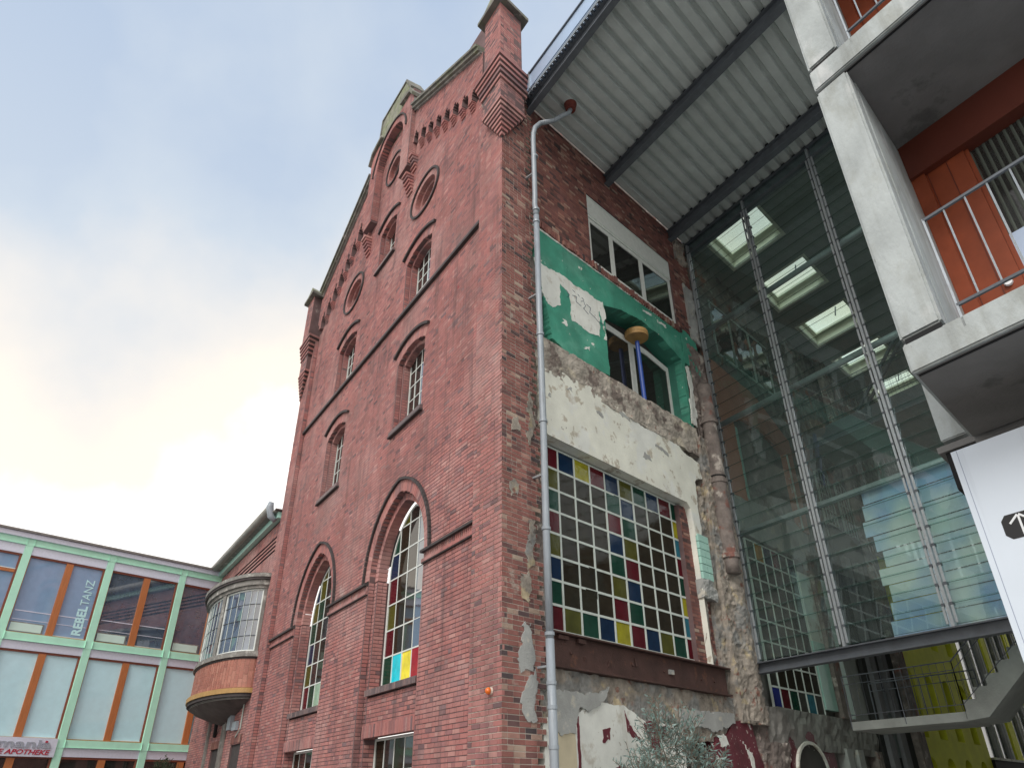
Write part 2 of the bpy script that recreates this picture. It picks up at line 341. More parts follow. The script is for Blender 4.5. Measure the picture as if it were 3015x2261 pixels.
def flush_bricks(parents, best=300):
    def score(b):
        key, fr, u0, u1, o0, o1, z0, z1 = b; p = fr.P((u0+u1)/2, o1, (z0+z1)/2)-CAMP; zc = p.dot(CF)
        if zc < .1: return 0
        x = p.dot(CR)/zc; y = p.dot(CU)/zc
        if abs(x) > .722 or abs(y) > .541: return 0
        return (u1-u0)*(z1-z0)*abs(p.normalized().dot(fr.en))/p.length_squared
    order = sorted(range(len(BRICKS)), key=lambda i: -score(BRICKS[i]) if parents[BRICKS[i][0]][2] else 1)
    top = set(order[:best]); cache = {}; groups = {}
    for i, b in enumerate(BRICKS):
        key, fr, u0, u1, o0, o1, z0, z1 = b; par, m, _ = parents[key]
        if i in top:
            kk = (key, round(u1-u0, 3))
            if kk not in cache:
                org = fr.P(0, 0, 0); mb = MB().box(fr, 0, u1-u0, -.06, 0, 0, z1-z0); mb.v = [tuple(Vector(v)-org) for v in mb.v]
                t = mb.build('brick', m); me = t.data; bpy.data.objects.remove(t)
                bm = bmesh.new(); bm.from_mesh(me); bmesh.ops.bevel(bm, geom=bm.edges[:], offset=.0028, segments=1, affect='EDGES'); bm.to_mesh(me); bm.free(); cache[kk] = me
            inst(cache[kk], 'brick', par, fr.P(u0, o1, z0))
        else: groups.setdefault(key, []).append(b)
    for key, bs in groups.items():
        par, m, _ = parents[key]; base = parent_world(par); n = len(bs)
        V = np.zeros((n, 8, 3)); 
        for j, (k_, fr, u0, u1, o0, o1, z0, z1) in enumerate(bs):
            ch = .0025
            og = fr.org-base; ex = np.array(fr.ex); en = np.array(fr.en); og = np.array(og); zz = np.array((0, 0, 1.))
            c = [(u0, o0, z0), (u1, o0, z0), (u1, o0, z1), (u0, o0, z1), (u0+ch, o1, z0+ch), (u1-ch, o1, z0+ch), (u1-ch, o1, z1-ch), (u0+ch, o1, z1-ch)]
            for q_, (u, o_, z_) in enumerate(c): V[j, q_] = og+ex*u+en*o_+zz*z_
        if bs[0][1].flip: F = np.array([(4, 5, 6, 7)[::-1], (0, 1, 5, 4)[::-1], (1, 2, 6, 5)[::-1], (2, 3, 7, 6)[::-1], (3, 0, 4, 7)[::-1]])[:, ::-1]
        else: F = np.array([(4, 5, 6, 7), (0, 1, 5, 4), (1, 2, 6, 5), (2, 3, 7, 6), (3, 0, 4, 7)])[:, ::-1]
        FF = (F[None]+np.arange(n)[:, None, None]*8).reshape(-1, 4)
        me = bpy.data.meshes.new('brickwork'); me.vertices.add(n*8); me.vertices.foreach_set('co', V.reshape(-1))
        me.loops.add(n*20); me.loops.foreach_set('vertex_index', FF.reshape(-1).astype(np.int32))
        me.polygons.add(n*5); me.polygons.foreach_set('loop_start', np.arange(0, n*20, 4, dtype=np.int32)); me.polygons.foreach_set('loop_total', np.full(n*5, 4, dtype=np.int32))
        me.polygons.foreach_set('use_smooth', np.zeros(n*5, dtype=bool)); me.update(calc_edges=True); me.materials.append(m)
        o_ = bpy.data.objects.new('brickwork', me); COL.objects.link(o_); o_.parent = par; stuff(o_)
    BRICKS.clear()

# ================================================================== ground
g = struct(MB().poly([(-600, -600, 0), (600, -600, 0), (600, 600, 0), (-600, 600, 0)]).build('ground', M_GRD))
struct(MB().poly([SK.P(u, v, .004) for u, v in ((-30, -9), (40, -9), (40, -1.6), (-30, -1.6))]).build('pavement', M_ASP, loc=(0, 0, 0)))

# ================================================================== brick mill, gable front (frame A)
mill = thing('brick_mill', 'tall red brick mill with gabled front, turrets and pointed arch windows', 'building', O)
PAR = {}
FO = -.13
AX = 7.2
SEG = [  # centre, half width, sill z, spring z, rise
    (4.535, .785, 9.33, 11.25, .22), (9.87, .785, 9.33, 11.25, .22),
    (4.54, .785, 12.86, 14.53, .22), (9.87, .785, 12.86, 14.53, .22),
    (7.14, .62, 16.05, 17.47, .20)]
GOTH = [(4.545, 1.4), (9.90, 1.4)]; GSP = 5.83; GR = 1.72; GOFF = GR-1.4
OCU = [(4.44, 16.58, .92, .72), (9.93, 16.58, .92, .72)]; OCC = (7.2, 20.12, .66, .66)
def segtop(u, c, w, zs, h): return zs+h*(1-((u-c)/w)**2)
def gtop(u, c, rr=GR):
    x = np.abs(u-c)+GOFF; return GSP+np.sqrt(np.maximum(rr**2-x**2, 0))
def hole(u, z):
    m = np.zeros(u.shape, bool)
    for c, w_, z0, zs, h in SEG: m |= (np.abs(u-c) < w_) & (z > z0) & (z < segtop(u, c, w_, zs, h))
    for c, w_ in GOTH: m |= (np.abs(u-c) < w_) & (z < gtop(u, c))
    for c, zc, ra, rb in OCU: m |= (((u-c)/(ra*.80))**2+((z-zc)/(rb*.78))**2) < 1
    return m
def mir(u): return np.where(u > AX, 2*AX-u, u)
def ztop(u): return 18.66+.543*(mir(u)-1.0)
def zlow(u):
    """lower edge of the proud parapet: corbels with little arches between"""
    m = mir(u); k = np.floor((m-1.62+.2725)/.545); c = 1.62+.545*k; d = m-c
    cz = 17.02+.318*k
    d2 = np.where(np.abs(d) < .10, 0, np.abs(d)-.10); r_ = .1725
    arch = cz+.52+np.sqrt(np.maximum(r_**2-(r_-np.minimum(d2, r_))**2, 0))*1.25+.159*np.where(d > 0, 1, -1)*(np.abs(d) > .1)*.5
    return np.where(np.abs(d) < .10, cz+.31, arch)
def zfield(u):
    m = mir(u); k = np.floor((m-1.62+.2725)/.545); d = m-(1.62+.545*k)
    return 17.02+.318*k+np.where(np.abs(d) < .10, .31, .27)+np.where(d > .1, .12, 0)
def in_field(u, z):
    return (u > .96) & (u < 13.62) & (z < np.where((u > 5.43) & (u < 9.05), 21.7, np.minimum(zfield(u), ztop(u)-.1))) & ~hole(u, z) & ~((((u-OCC[0])/(OCC[2]*.8))**2+((z-OCC[1])/(OCC[3]*.8))**2) < 1)
def in_plate(u, z):
    side = ((u > .96) & (u < 5.45)) | ((u > 9.03) & (u < 13.62))
    return side & (z > zlow(u)) & (z < ztop(u))
def in_pil(u, z): return (((u >= 0) & (u < .98)) | ((u > 13.6) & (u <= 14.47))) & (z < 18.5)
NHW = 1.13
def in_aed(u, z):
    x = np.abs(u-AX-.03); op = (x < NHW) & (z < 20.75+1.1*np.sqrt(np.maximum(1-(x/NHW)**2, 0)))
    low = 18.55+.0*u
    return (u > 5.43) & (u < 9.05) & (z > low) & (z < 22.15-.0*x) & ~op
mort = MB()
MB().box(FA, 1.0, 5.45, -.50, -.40, 16.6, 21.0).build('wall_core', M_MO, mill); MB().box(FA, 9.03, 13.6, -.50, -.40, 16.6, 21.0).build('wall_core', M_MO, mill)
courses(FA, 'a', in_field, (0, 14.5), (0, 22), FO, seed=1, mort=mort, back=.22)
courses(FA, 'a', in_plate, (0, 14.5), (16.6, 21.6), 0, seed=2, mort=mort, back=.40)
courses(FA, 'a', in_aed, (5.3, 9.2), (18.4, 22.3), .12, seed=3, mort=mort, back=.25)
courses(FAQ, 'a', lambda u, z: in_pil(u, z) & (u < 1), (0, .98), (0, 16.4), 0, seed=4, mort=None, du=.01)
courses(FA, 'a', lambda u, z: in_pil(u, z) & (u > 5), (13.6, 14.47), (0, 16.6), 0, seed=5, mort=mort, du=.01, back=.3)
mortq = MB(); mortq.box(FAQ, .012, .98, -.3, -.012, 0, 16.9)
wall = mort.build('wall', M_MO, mill, fix=False)
mortq.build('quoin', M_MOL, mill)
# lower zone: inner panel and piers inside the tall pointed recesses
FI = -.27
for c, _ in GOTH:
    mm = MB()
    courses(FA, 'a', lambda u, z, c=c: (np.abs(u-c) < 1.42) & (z > 2.88) & (z < 3.43), (c-1.5, c+1.5), (2.8, 3.5), FI, seed=6, mort=mm, back=.3)
    courses(FA, 'a', lambda u, z, c=c: (np.abs(u-c) > 1.22) & (np.abs(u-c) < 1.42) & (z < GSP), (c-1.5, c+1.5), (0, 5.9), FI, seed=8, mort=mm, back=.3)
    mm.build('apron', M_MO, mill)
# side strips that face the camera (left jambs, left pilaster cheek, aedicule cheek)
def cheek(u, o_front, o_back, z0, z1, key='a', seed=9, mo=None):
    fr = Fr(FA.P(u-.017, o_front, 0), -NA, -A)
    mo = MB(); courses(fr, key, lambda x, z: (z > z0) & (z < z1), (0, o_front-o_back), (z0-.08, z1+.08), 0, du=.01, seed=seed, mort=mo, back=.05, proud=.01); mo.build('jamb', M_MO, mill, fix=False)
cheek(13.6, 0, FO, 0, 16.7); cheek(5.43, .12, FO, 18.6, 21.2); cheek(8.36, .12, FO, 18.6, 20.75)
for c, w_, z0, zs, h in SEG:
    cheek(c+w_, FO, -.25, z0, zs); cheek(c+w_-.11, -.25, -.42, z0, zs)
for c, w_ in GOTH:
    cheek(c+w_, FO, FI, 0, GSP); cheek(c+1.22, FI, -.5, 0, GSP)
# plain backs: closes every opening reveal on the far side
for c, w_, z0, zs, h in SEG:
    for q_ in ((c-w_-.02, c-w_, -.42, FO-.005, z0, zs), (c-w_, c-w_+.11, -.5, -.25, z0, zs+.1), (c+w_-.11, c+w_, -.5, -.262, z0, zs+.1)): MB().box(FA, *q_).build('reveal', M_BR, mill)
for c, w_ in GOTH: MB().box(FA, c-w_-.02, c-w_, -.5, FO-.005, 0, GSP).build('reveal', M_BR, mill)

# --- arches
vcount = [0]
def wedges(fr, ptsin, ptsout, o0, o1, gap=.006, ind=False, m=None, par=None, name='voussoir'):
    """one brick wedge between successive samples of two curves"""
    mb = MB()
    for i in range(len(ptsin)-1):
        (a0, b0), (a1, b1), (c0, d0), (c1, d1) = ptsin[i], ptsin[i+1], ptsout[i], ptsout[i+1]
        def sh(p, q_, t): return (p[0]+(q_[0]-p[0])*t, p[1]+(q_[1]-p[1])*t)
        L_ = max(1e-4, math.hypot(a1-a0, b1-b0)); t = min(.2, gap/L_/2*1.6)
        pl = [sh((a0, b0), (a1, b1), t), sh((a0, b0), (a1, b1), 1-t), sh((c0, d0), (c1, d1), 1-t), sh((c0, d0), (c1, d1), t)]
        j = random.random()*.006
        if ind: MB().prism(fr, pl, o0, o1-j).build(name, m or M_BR, par or mill)
        else: mb.prism(fr, pl, o0, o1-j)
    if not ind: stuff(mb.build('voussoirs', m or M_BR, par or mill))
def pointed(c, rho, n, w_=None):
    """pointed arch curve left foot -> apex -> right foot; rho = radius about the two centres"""
    ta = math.acos(GOFF/rho); pts = []
    for i in range(n+1):
        t = ta*i/n; pts.append((c+(rho*math.cos(t)-GOFF), GSP+rho*math.sin(t)))
    return pts+[(2*c-x, y) for x, y in pts[::-1]][1:]
def segcurve(c, w_, zs, h, d, n):
    Rr = (w_*w_+h*h)/(2*h); zc = zs+h-Rr; ta = math.asin(w_/Rr)
    return [(c+(Rr+d)*math.sin(-ta+2*ta*i/n), zc+(Rr+d)*math.cos(-ta+2*ta*i/n)) for i in range(n+1)]
for c, w_ in GOTH:
    near = c < 7
    wedges(FA, pointed(c, GR, 26), pointed(c, GR+.25, 26), FI-.02, FO+.004, ind=True)
    wedges(FA, pointed(c, GR-.17, 22), pointed(c, GR+.02, 22), -.5, FI)
    for k, (i_, o_) in enumerate(((GR+.255, GR+.315),)):
        wedges(FA, pointed(c, i_, 22), pointed(c, o_, 22), FO-.02, FO+.06, m=M_DKST)
for c, w_, z0, zs, h in SEG:
    wedges(FA, segcurve(c, w_, zs, h, 0, 18), segcurve(c, w_, zs, h, .24, 18), -.26, FO+.004)
    wedges(FA, segcurve(c, w_-.11, zs, h, -.10, 16), segcurve(c, w_-.11, zs, h, .05, 16), -.43, -.25)
    hd = segcurve(c, w_+.06, zs, h, .27, 14), segcurve(c, w_+.06, zs, h, .34, 14)
    mb = MB()
    for i in range(14): mb.prism(FA, [hd[0][i], hd[0][i+1], hd[1][i+1], hd[1][i]], FO-.02, FO+.07)
    mb.build('hood_mould', M_DKST, mill)
    if z0 < 12 or z0 > 15:
        MB().prism(FA, [(c-w_-.1, z0-.15), (c+w_+.1, z0-.15), (c+w_+.1, z0-.02), (c-w_-.1, z0-.02)], -.45, FO+.07).build('sill', M_SILL, mill)
        MB().prism(FA, [(c-w_-.12, z0-.17), (c+w_+.12, z0-.17), (c+w_+.12, z0-.13), (c-w_-.12, z0-.13)], -.2, FO+.085).build('sill_moulding', M_DKST, mill)
def ell(c, zc, ra, rb, n): return [(c+ra*math.cos(2*math.pi*i/n), zc+rb*math.sin(2*math.pi*i/n)) for i in range(n+1)]
for (c, zc, ra, rb) in OCU+[OCC]:
    wedges(FA, ell(c, zc, ra*.70, rb*.66, 44), ell(c, zc, ra*.92, rb*.91, 44), -.30, FO+.006)
    mb = MB(); i1, o1 = ell(c, zc, ra*.92, rb*.91, 36), ell(c, zc, ra, rb, 36)
    for i in range(36): mb.prism(FA, [i1[i], i1[i+1], o1[i+1], o1[i]], FO-.02, FO+.05)
    mb.build('hood_mould', M_DKST, mill)
    wedges(FA, ell(c, zc, ra*.56, rb*.52, 36), ell(c, zc, ra*.72, rb*.70, 36), -.5, -.27)
    wdw = MB().prism(FA, ell(c, zc, ra*.62, rb*.6, 32)[:-1], -.48, -.44).build('window', M_DIN, mill)
    mb = MB(); mb.box(FA, c-ra*.56, c+ra*.56, -.44, -.42, zc-.015, zc+.015); mb.box(FA, c-.015, c+.015, -.441, -.421, zc-rb*.5, zc+rb*.5); mb.build('glazing_bar', M_BRD, wdw)

# --- string courses
mb = MB().box(FA, .98, 13.6, FO-.02, FO+.08, 12.72, 12.79); mb.build('string_course', M_DKST, mill)
MB().box(FA, .98, 13.6, FO-.02, FO+.06, 12.795, 12.86).build('string_course', M_SILL, mill)
for u0, u1 in ((.98, 3.13), (5.96, 8.48), (11.32, 13.6)):
    MB().prism(Fr(FA.P(u0, 0, 0), NA, A), [(FO-.02, 5.74), (FO+.10, 5.74), (FO+.10, 5.79), (FO, 5.86), (FO-.02, 5.86)], 0, u1-u0).build('string_course', M_DKST, mill)
    mb = MB(); u = u0
    while u < u1-.05:
        mb.box(FA, u+.008, min(u+.068, u1), FO-.02, FO+.03, 5.625, 5.74); u += .075
    stuff(mb.build('dentils', M_BR, mill))
    MB().box(FA, u0, u1, FO-.02, FO+.055, 5.555, 5.62).build('string_course', M_BR, mill)
    MB().box(FA, u0, u1, FO-.02, FO+.05, 5.535, 5.553).build('string_course', M_DKST, mill)
# --- sills and soldier lintels of the pointed windows
for c, _ in GOTH:
    u = c-1.22; mb = MB()
    i = 0
    while u < c+1.17:
        MB().prism(Fr(FA.P(u+.004, 0, 0), NA, A), [(-.5, 3.45), (FO-.06, 3.43), (FO-.06, 3.55), (-.5, 3.60)], 0, .066).build('sill_brick', M_SILL, mill); u += .0745
    u = c-1.22
    while u < c+1.18:
        MB().box(FA, u+.004, u+.070, -.4, FI+.06-random.random()*.005, 2.655, 2.885).build('lintel_brick', M_BR, mill); u += .0745
# --- corbel table under the parapet
for sgn in (0, 1):
    for k in range(7 if sgn == 0 else 7):
        uc = 1.62+.545*k; uc = uc if not sgn else 2*AX-uc; cz = 17.02+.318*k; mb = MB()
        for s_ in range(4): mb.box(FA, uc-.10, uc+.10, FO-.05, FO+.033*(s_+1), cz+.0775*s_+.03, cz+.0775*(s_+1))
        mb.box(FA, uc-.09, uc+.09, FO-.3, FO+.004, cz+.02, cz+.30)
        mb.build('corbel', M_BR, mill)
for sgn in (0, 1):
    for (uu, zz, n) in ((5.56, 17.48, 5), (5.38, 18.30, 4), (5.80, 18.62, 3)):
        mb = MB(); uu = uu if not sgn else 2*AX+.03-uu
        for s_ in range(n+1): mb.box(FA, uu-.17, uu+.17+.03*s_*0, FO-.05, FO+.045*(s_+1), zz+.0775*s_*1.6, zz+.0775*s_*1.6+.085)
        mb.build('corbel', M_BR, mill)
# sloping copings
for sgn in (1, -1):
    def uu(x): return x if sgn == 1 else 2*AX-x
    for (x0, x1) in ((1.0, 5.43),):
        n = 6
        for i in range(n):
            a0, a1 = x0+(x1-x0)*i/n+.006, x0+(x1-x0)*(i+1)/n-.006; sl = lambda x: 18.68+.543*(x-1)
            MB().prism(FA, [(uu(a0), sl(a0)), (uu(a1), sl(a1)), (uu(a1), sl(a1)+.13), (uu(a0), sl(a0)+.13)], -.42, .14).build('coping_stone', M_COP, mill)
            MB().prism(FA, [(uu(a0), sl(a0)+.13), (uu(a1), sl(a1)+.13), (uu(a1), sl(a1)+.22), (uu(a0), sl(a0)+.22)], -.46, .20).build('coping_stone', M_COP, mill)
            MB().prism(FA, [(uu(a0), sl(a0)-.06), (uu(a1), sl(a1)-.06), (uu(a1), sl(a1)), (uu(a0), sl(a0))], -.13, .06).build('coping_stone', M_RSTONE, mill)
# aedicule top: arch ring, hood, mossy stone gable and two small pier caps
ac = AX+.03
def ncurve(d, n=22): return [(ac+(NHW+d)*math.cos(math.pi*i/n), 20.75+(1.1+d)*math.sin(math.pi*i/n)) for i in range(n+1)]
wedges(FA, ncurve(0), ncurve(.24), FO, .126)
i1, o1 = ncurve(.245), ncurve(.30); mb = MB()
for i in range(22): mb.prism(FA, [i1[i], i1[i+1], o1[i+1], o1[i]], .1, .17)
mb.build('hood_mould', M_DKST, mill)
MB().prism(FA, [(5.95, 21.85), (8.42, 21.85), (8.42, 22.2), (8.30, 23.48), (6.25, 23.40), (5.75, 22.5)], -.35, .10).build('gable_stone', M_MOSS, mill)
MB().prism(FA, [(5.75, 22.5), (6.25, 23.40), (8.30, 23.48), (8.42, 22.2), (8.5, 22.25), (8.38, 23.56), (6.2, 23.48), (5.68, 22.56)], -.4, .14).build('gable_coping', M_COP, mill)
for (c0) in (5.62, 8.84):
    s_ = 1 if c0 < 7 else -1
    # little saddle roof running back into the gable
    fr = Fr(FA.P(c0, .12, 0), A*s_, NA)
    MB().prism(fr, [(-.19, 21.3), (.62, 21.9), (.62, 22.15), (-.02, 22.2), (-.19, 21.9)], -.55, 0).build('pier_head', M_BR, mill)
    MB().prism(fr, [(-.30, 21.82), (-.05, 22.28), (.78, 22.42), (.80, 22.30), (0, 22.12), (-.24, 21.72)], -1.0, .10).build('pier_coping', M_COP, mill)
    for d_ in (0, .12, .24):
        MB().box(fr, -.21-d_*.3, .1, -.8, -.02, 21.62-d_, 21.69-d_).build('pier_moulding', M_RSTONE, mill)
    MB().prism(fr, [(-.25, 21.95), (-.02, 22.3), (-.02, 22.0), (-.25, 21.5)], -1.2, -.56).build('pier_roof', M_MOSS, mill)
    MB().box(fr, -.05, .06, -1.25, -1.1, 22.25, 22.5).build('pier_finial', M_MOSS, mill)

# --- windows
def window(fr, hull, o, ucuts, zcuts, colf, par, name='window', fw=.045, bw=.028, mfr=M_WHT, mbar=None, depth=.05, glass_o=-.02, subbars=True):
    """hull: convex outline CCW in (u,z)."""
    mbar = mbar or mfr
    cx = sum(p[0] for p in hull)/len(hull); cz = sum(p[1] for p in hull)/len(hull)
    area = sum(hull[i-1][0]*hull[i][1]-hull[i][0]*hull[i-1][1] for i in range(len(hull)))
    if area < 0: hull = hull[::-1]
    n = len(hull); mb = MB()
    inn = []
    for i in range(n):
        p0, p1, p2 = hull[i-1], hull[i], hull[(i+1) % n]
        e1 = (p1[0]-p0[0], p1[1]-p0[1]); e2 = (p2[0]-p1[0], p2[1]-p1[1]); l1 = math.hypot(*e1); l2 = math.hypot(*e2)
        n1_ = (-e1[1]/l1, e1[0]/l1); n2_ = (-e2[1]/l2, e2[0]/l2); bx, by = n1_[0]+n2_[0], n1_[1]+n2_[1]; k = fw/max(.3, (1+n1_[0]*n2_[0]+n1_[1]*n2_[1])); inn.append((p1[0]+bx*k, p1[1]+by*k))
    for i in range(n):
        j = (i+1) % n; mb.prism(fr, [hull[i], hull[j], inn[j], inn[i]], o-depth, o)
    wd = mb.build(name, mfr, par)
    us = sorted(ucuts); zs = sorted(zcuts)
    lo, hi = min(p[0] for p in hull), max(p[0] for p in hull); bo, to = min(p[1] for p in hull), max(p[1] for p in hull)
    for u in us[1:-1]:
        pl = clip([(u-bw/2, bo), (u+bw/2, bo), (u+bw/2, to), (u-bw/2, to)], inn)
        if len(pl) > 2: MB().prism(fr, pl, o-depth+.006, o-.008).build('glazing_bar', mbar, wd)
    for z in zs[1:-1]:
        pl = clip([(lo, z-bw/2), (hi, z-bw/2), (hi, z+bw/2), (lo, z+bw/2)], inn)
        if len(pl) > 2: MB().prism(fr, pl, o-depth+.009, o-.011).build('glazing_bar', mbar, wd)
    for r_ in range(len(zs)-1):
        for c_ in range(len(us)-1):
            pl = clip([(us[c_], zs[r_]), (us[c_+1], zs[r_]), (us[c_+1], zs[r_+1]), (us[c_], zs[r_+1])], inn)
            if len(pl) > 2:
                a_ = abs(sum(pl[i-1][0]*pl[i][1]-pl[i][0]*pl[i-1][1] for i in range(len(pl))))/2
                if a_ < .004: continue
                t_ = random.uniform(-.003, .003); n_ = len(pl)
                m_ = colf(c_, len(zs)-2-r_)
                pm_ = MB().prism(fr, pl, o-depth+.004, o+glass_o+t_); sg_ = min(.010, .0035/math.sqrt(a_)) if a_ < .5 else 0; tx, tz = random.gauss(0, sg_), random.gauss(0, sg_); cu_, cz_ = pl[0]
                pm_.v = [tuple(Vector(v_)+fr.en*(tx*(pl[q_ % n_][0]-cu_)+tz*(pl[q_ % n_][1]-cz_))) for q_, v_ in enumerate(pm_.v)]
                pm_.build('pane', m_, wd)
    return wd
def lin(a_, b_, n): return [a_+(b_-a_)*i/n for i in range(n+1)]
# pointed windows (columns counted from the near (small u) side)
GW = [  # rows from top, characters from near side to far side (u increasing)
    "kkrok", "ksdog", "ssdkg", "ssdkb", "ssdkr", "ssdko", "ssdkr", "RRYcg"]
GL = ["kkrok", "kkdok", "kndob", "kdkgo", "dkdkg", "kskdb", "klkdo", "kllgr"]
def gwin(c, rows):
    hw = 1.17; hull = [(c-hw, 3.60), (c+hw, 3.60)]
    rr = GR-.23
    p = pointed(c, rr, 10); p = [(x, y) for x, y in p if abs(x-c) <= hw+.001]
    hull += [(c+hw, GSP)]+[q_ for q_ in p if q_[1] > GSP+.02]+[(c-hw, GSP)]
    window(FA, hull, -.5, lin(c-hw, c+hw, 5), [3.60, 4.19, 4.73, 5.27, 5.82, 6.36, 6.92, 7.6][:8]+[], lambda c_, r_: GC[rows[min(7, r_+1)][c_]], mill)
gwin(4.50, GW); gwin(9.87, GL)
for c, zb in ((4.545, 0), (9.9, 0)):
    window(FA, [(c-1.2, .9), (c+1.2, .9), (c+1.2, 2.66), (c-1.2, 2.66)], -.5, lin(c-1.2, c+1.2, 5), [.9, 1.5, 2.08, 2.66], lambda c_, r_: [G_BR, G_DK, G_BR, G_DK, G_BR][c_], mill, fw=.05)
for i, (c, w_, z0, zs, h) in enumerate(SEG):
    hw = w_-.13; top = [(x, y) for x, y in segcurve(c, hw, zs, h*.7, 0, 8)]
    hull = [(c-hw, z0-.02), (c+hw, z0-.02)]+top[::-1]
    nr_ = 5 if i < 4 else 3
    window(FA, hull, -.42, lin(c-hw, c+hw, 4 if i < 4 else 3), lin(z0, zs+.12, nr_), lambda c_, r_: G_SKY if c_ < 2 and r_ > 0 else G_DK, mill, fw=.035, bw=.022)
# turrets: right one on the acute corner, left one on the far corner
def turret(cu, mirror):
    """square corbelled shaft; P(x,y): x along facade inwards, y backwards (b)"""
    T = thing('corner_turret', 'x', 'turret', FA.P(cu, 0, 14.3))
    sx = 1 if not mirror else -1
    class TF:
        pass
    org = O+A*cu
    def pt(x, y, z): return org+A*sx*x+B*y+Z*z
    def ring(e0, s_, z0, z1, mb):
        c = [pt(-e0, -e0, z0), pt(s_, -e0, z0), pt(s_, s_, z0), pt(-e0, s_, z0)]
        c += [p+Z*(z1-z0) for p in c]; k = len(mb.v); mb.v += [tuple(p) for p in c]
        mb.f += [(k, k+1, k+2, k+3), (k+4, k+5, k+6, k+7), (k, k+1, k+5, k+4), (k+1, k+2, k+6, k+5), (k+2, k+3, k+7, k+6), (k+3, k, k+4, k+7)]
    # lower corbel steps
    zb = 14.42
    for i in range(8):
        mb = MB(); e_ = .022*(i+1)+.012; s_ = .08+.082*i if i < 7 else .66; ring(e_, s_, zb+i*.135+.055, zb+i*.135+.133, mb); mb.build('corbel_course', M_BR, T)
        mb = MB(); ring(e_-.032, s_-.03, zb+i*.135-.002, zb+i*.135+.054, mb); mb.build('corbel_shade_ring', M_DKST, T)  # dark set-back ring paints the shade under each course
    mb = MB(); ring(.165, .64, zb+1.075, 16.22, mb); mb.build('corbel_block', M_MO, T)
    for i in range(5):
        mb = MB(); e_ = .175+.026*(i+1); s_ = .66+.055*(i+1); ring(e_, s_, 16.08+i*.16+.07, 16.08+i*.16+.158, mb); mb.build('corbel_course', M_BR, T)
        mb = MB(); ring(e_-.035, s_-.035, 16.08+i*.16-.001, 16.08+i*.16+.069, mb); mb.build('corbel_shade_ring', M_DKST, T)  # dark ring again painting underside shade
    mb = MB(); ring(.24, .52, 16.85, 18.92, mb); mb.build('shaft', M_MO, T)
    # brick faces
    se, cs = math.sin(R(76.1)), 1
    fo = .245
    PAR['t%d' % mirror] = (T, M_BR, False)
    f1 = Fr(pt(-fo, -fo, 0), A*sx, NA); courses(f1, 't%d' % mirror, lambda u, z: (u < .76) & (z > 16.86) & (z < 18.9), (0, .76), (16.8, 19), .0, seed=20, du=.01, thick=.02)
    f2 = Fr(pt(-fo, -fo, 0), B, NB*1 if not mirror else -NB)
    if not mirror: courses(f2, 't%d' % mirror, lambda u, z: (u < .76) & (z > 16.86) & (z < 18.9), (0, .76), (16.8, 19), .0, seed=21, du=.01, thick=.02)
    else:
        f3 = Fr(pt(.515, -fo, 0), B, NB); courses(f3, 't%d' % mirror, lambda u, z: (u < .76) & (z > 16.86) & (z < 18.9), (0, .76), (16.8, 19), .0, seed=21, du=.01, thick=.02)
    f1 = Fr(pt(-.165, -.165, 0), A*sx, NA); courses(f1, 't%d' % mirror, lambda u, z: (u < .80) & (z > 15.5) & (z < 16.2), (0, .81), (15.4, 16.3), .004, seed=22, du=.01, thick=.02)
    if not mirror:
        f2 = Fr(pt(-.165, -.165, 0), B, NB); courses(f2, 't%d' % mirror, lambda u, z: (u < .80) & (z > 15.5) & (z < 16.2), (0, .81), (15.4, 16.3), .004, seed=23, du=.01, thick=.02)
    # cap
    mb = MB(); ring(.40, .68, 18.93, 19.04, mb); mb.build('cap_slab', M_COP, T)
    mb = MB(); k = 0
    mb.v = [tuple(pt(-.36, -.36, 19.045)), tuple(pt(.64, -.36, 19.045)), tuple(pt(.64, .64, 19.045)), tuple(pt(-.36, .64, 19.045)), tuple(pt(.14, -.30, 19.55)), tuple(pt(.14, .58, 19.55))]
    mb.f = [(0, 1, 2, 3), (0, 1, 4), (1, 2, 5, 4), (2, 3, 5), (3, 0, 4, 5)]; mb.build('cap_roof', M_MOSS, T)
    return T
t1 = turret(0, 0); t1['label'] = 'brick turret corbelled out over the near right corner of the brick mill'
t2 = turret(14.47, 1); t2['label'] = 'brick turret with mossy cap on the far left corner of the brick mill'
for t in (t1, t2): t['group'] = 'corner turrets of the brick mill'
# roof behind the gable
mb = MB()
for p, q_ in (((.6, 18.3), (7.2, 21.9)), ((7.2, 21.9), (13.8, 18.3))):
    mb.v += []; k = len(mb.v)
    mb.v += [tuple(O+A*p[0]+B*.35+Z*p[1]), tuple(O+A*q_[0]+B*.35+Z*q_[1]), tuple(O+A*q_[0]+B*9+Z*(q_[1]-.1)), tuple(O+A*p[0]+B*9+Z*(p[1]-.1))]; mb.f.append((k, k+1, k+2, k+3))
mb.build('roof', M_ROOF, mill, fix=False)
# beacon
bc = thing('beacon_lamp', 'small round orange alarm lamp on the brick near the mill corner', 'lamp', FA.P(.29, 0, 2.95))
mb = MB().tube([FA.P(.29, 0, 2.95), FA.P(.29, .035, 2.95)], [.055, .05], 14); mb.build('base', mat('cream_plastic', (.7, .6, .5), .4, 0, 1, 0), bc)
mb = MB().tube([FA.P(.29, .035, 2.95), FA.P(.29, .06, 2.95), FA.P(.29, .085, 2.95), FA.P(.29, .10, 2.95)], [.052, .05, .036, .012], 14); mb.build('lens', mat('orange_lens', (.75, .16, .02), .2, .2, 40, 0), bc, smooth=True)
MB().box(FA, .9, .95, 0.0, .012, 8.5, 8.56)

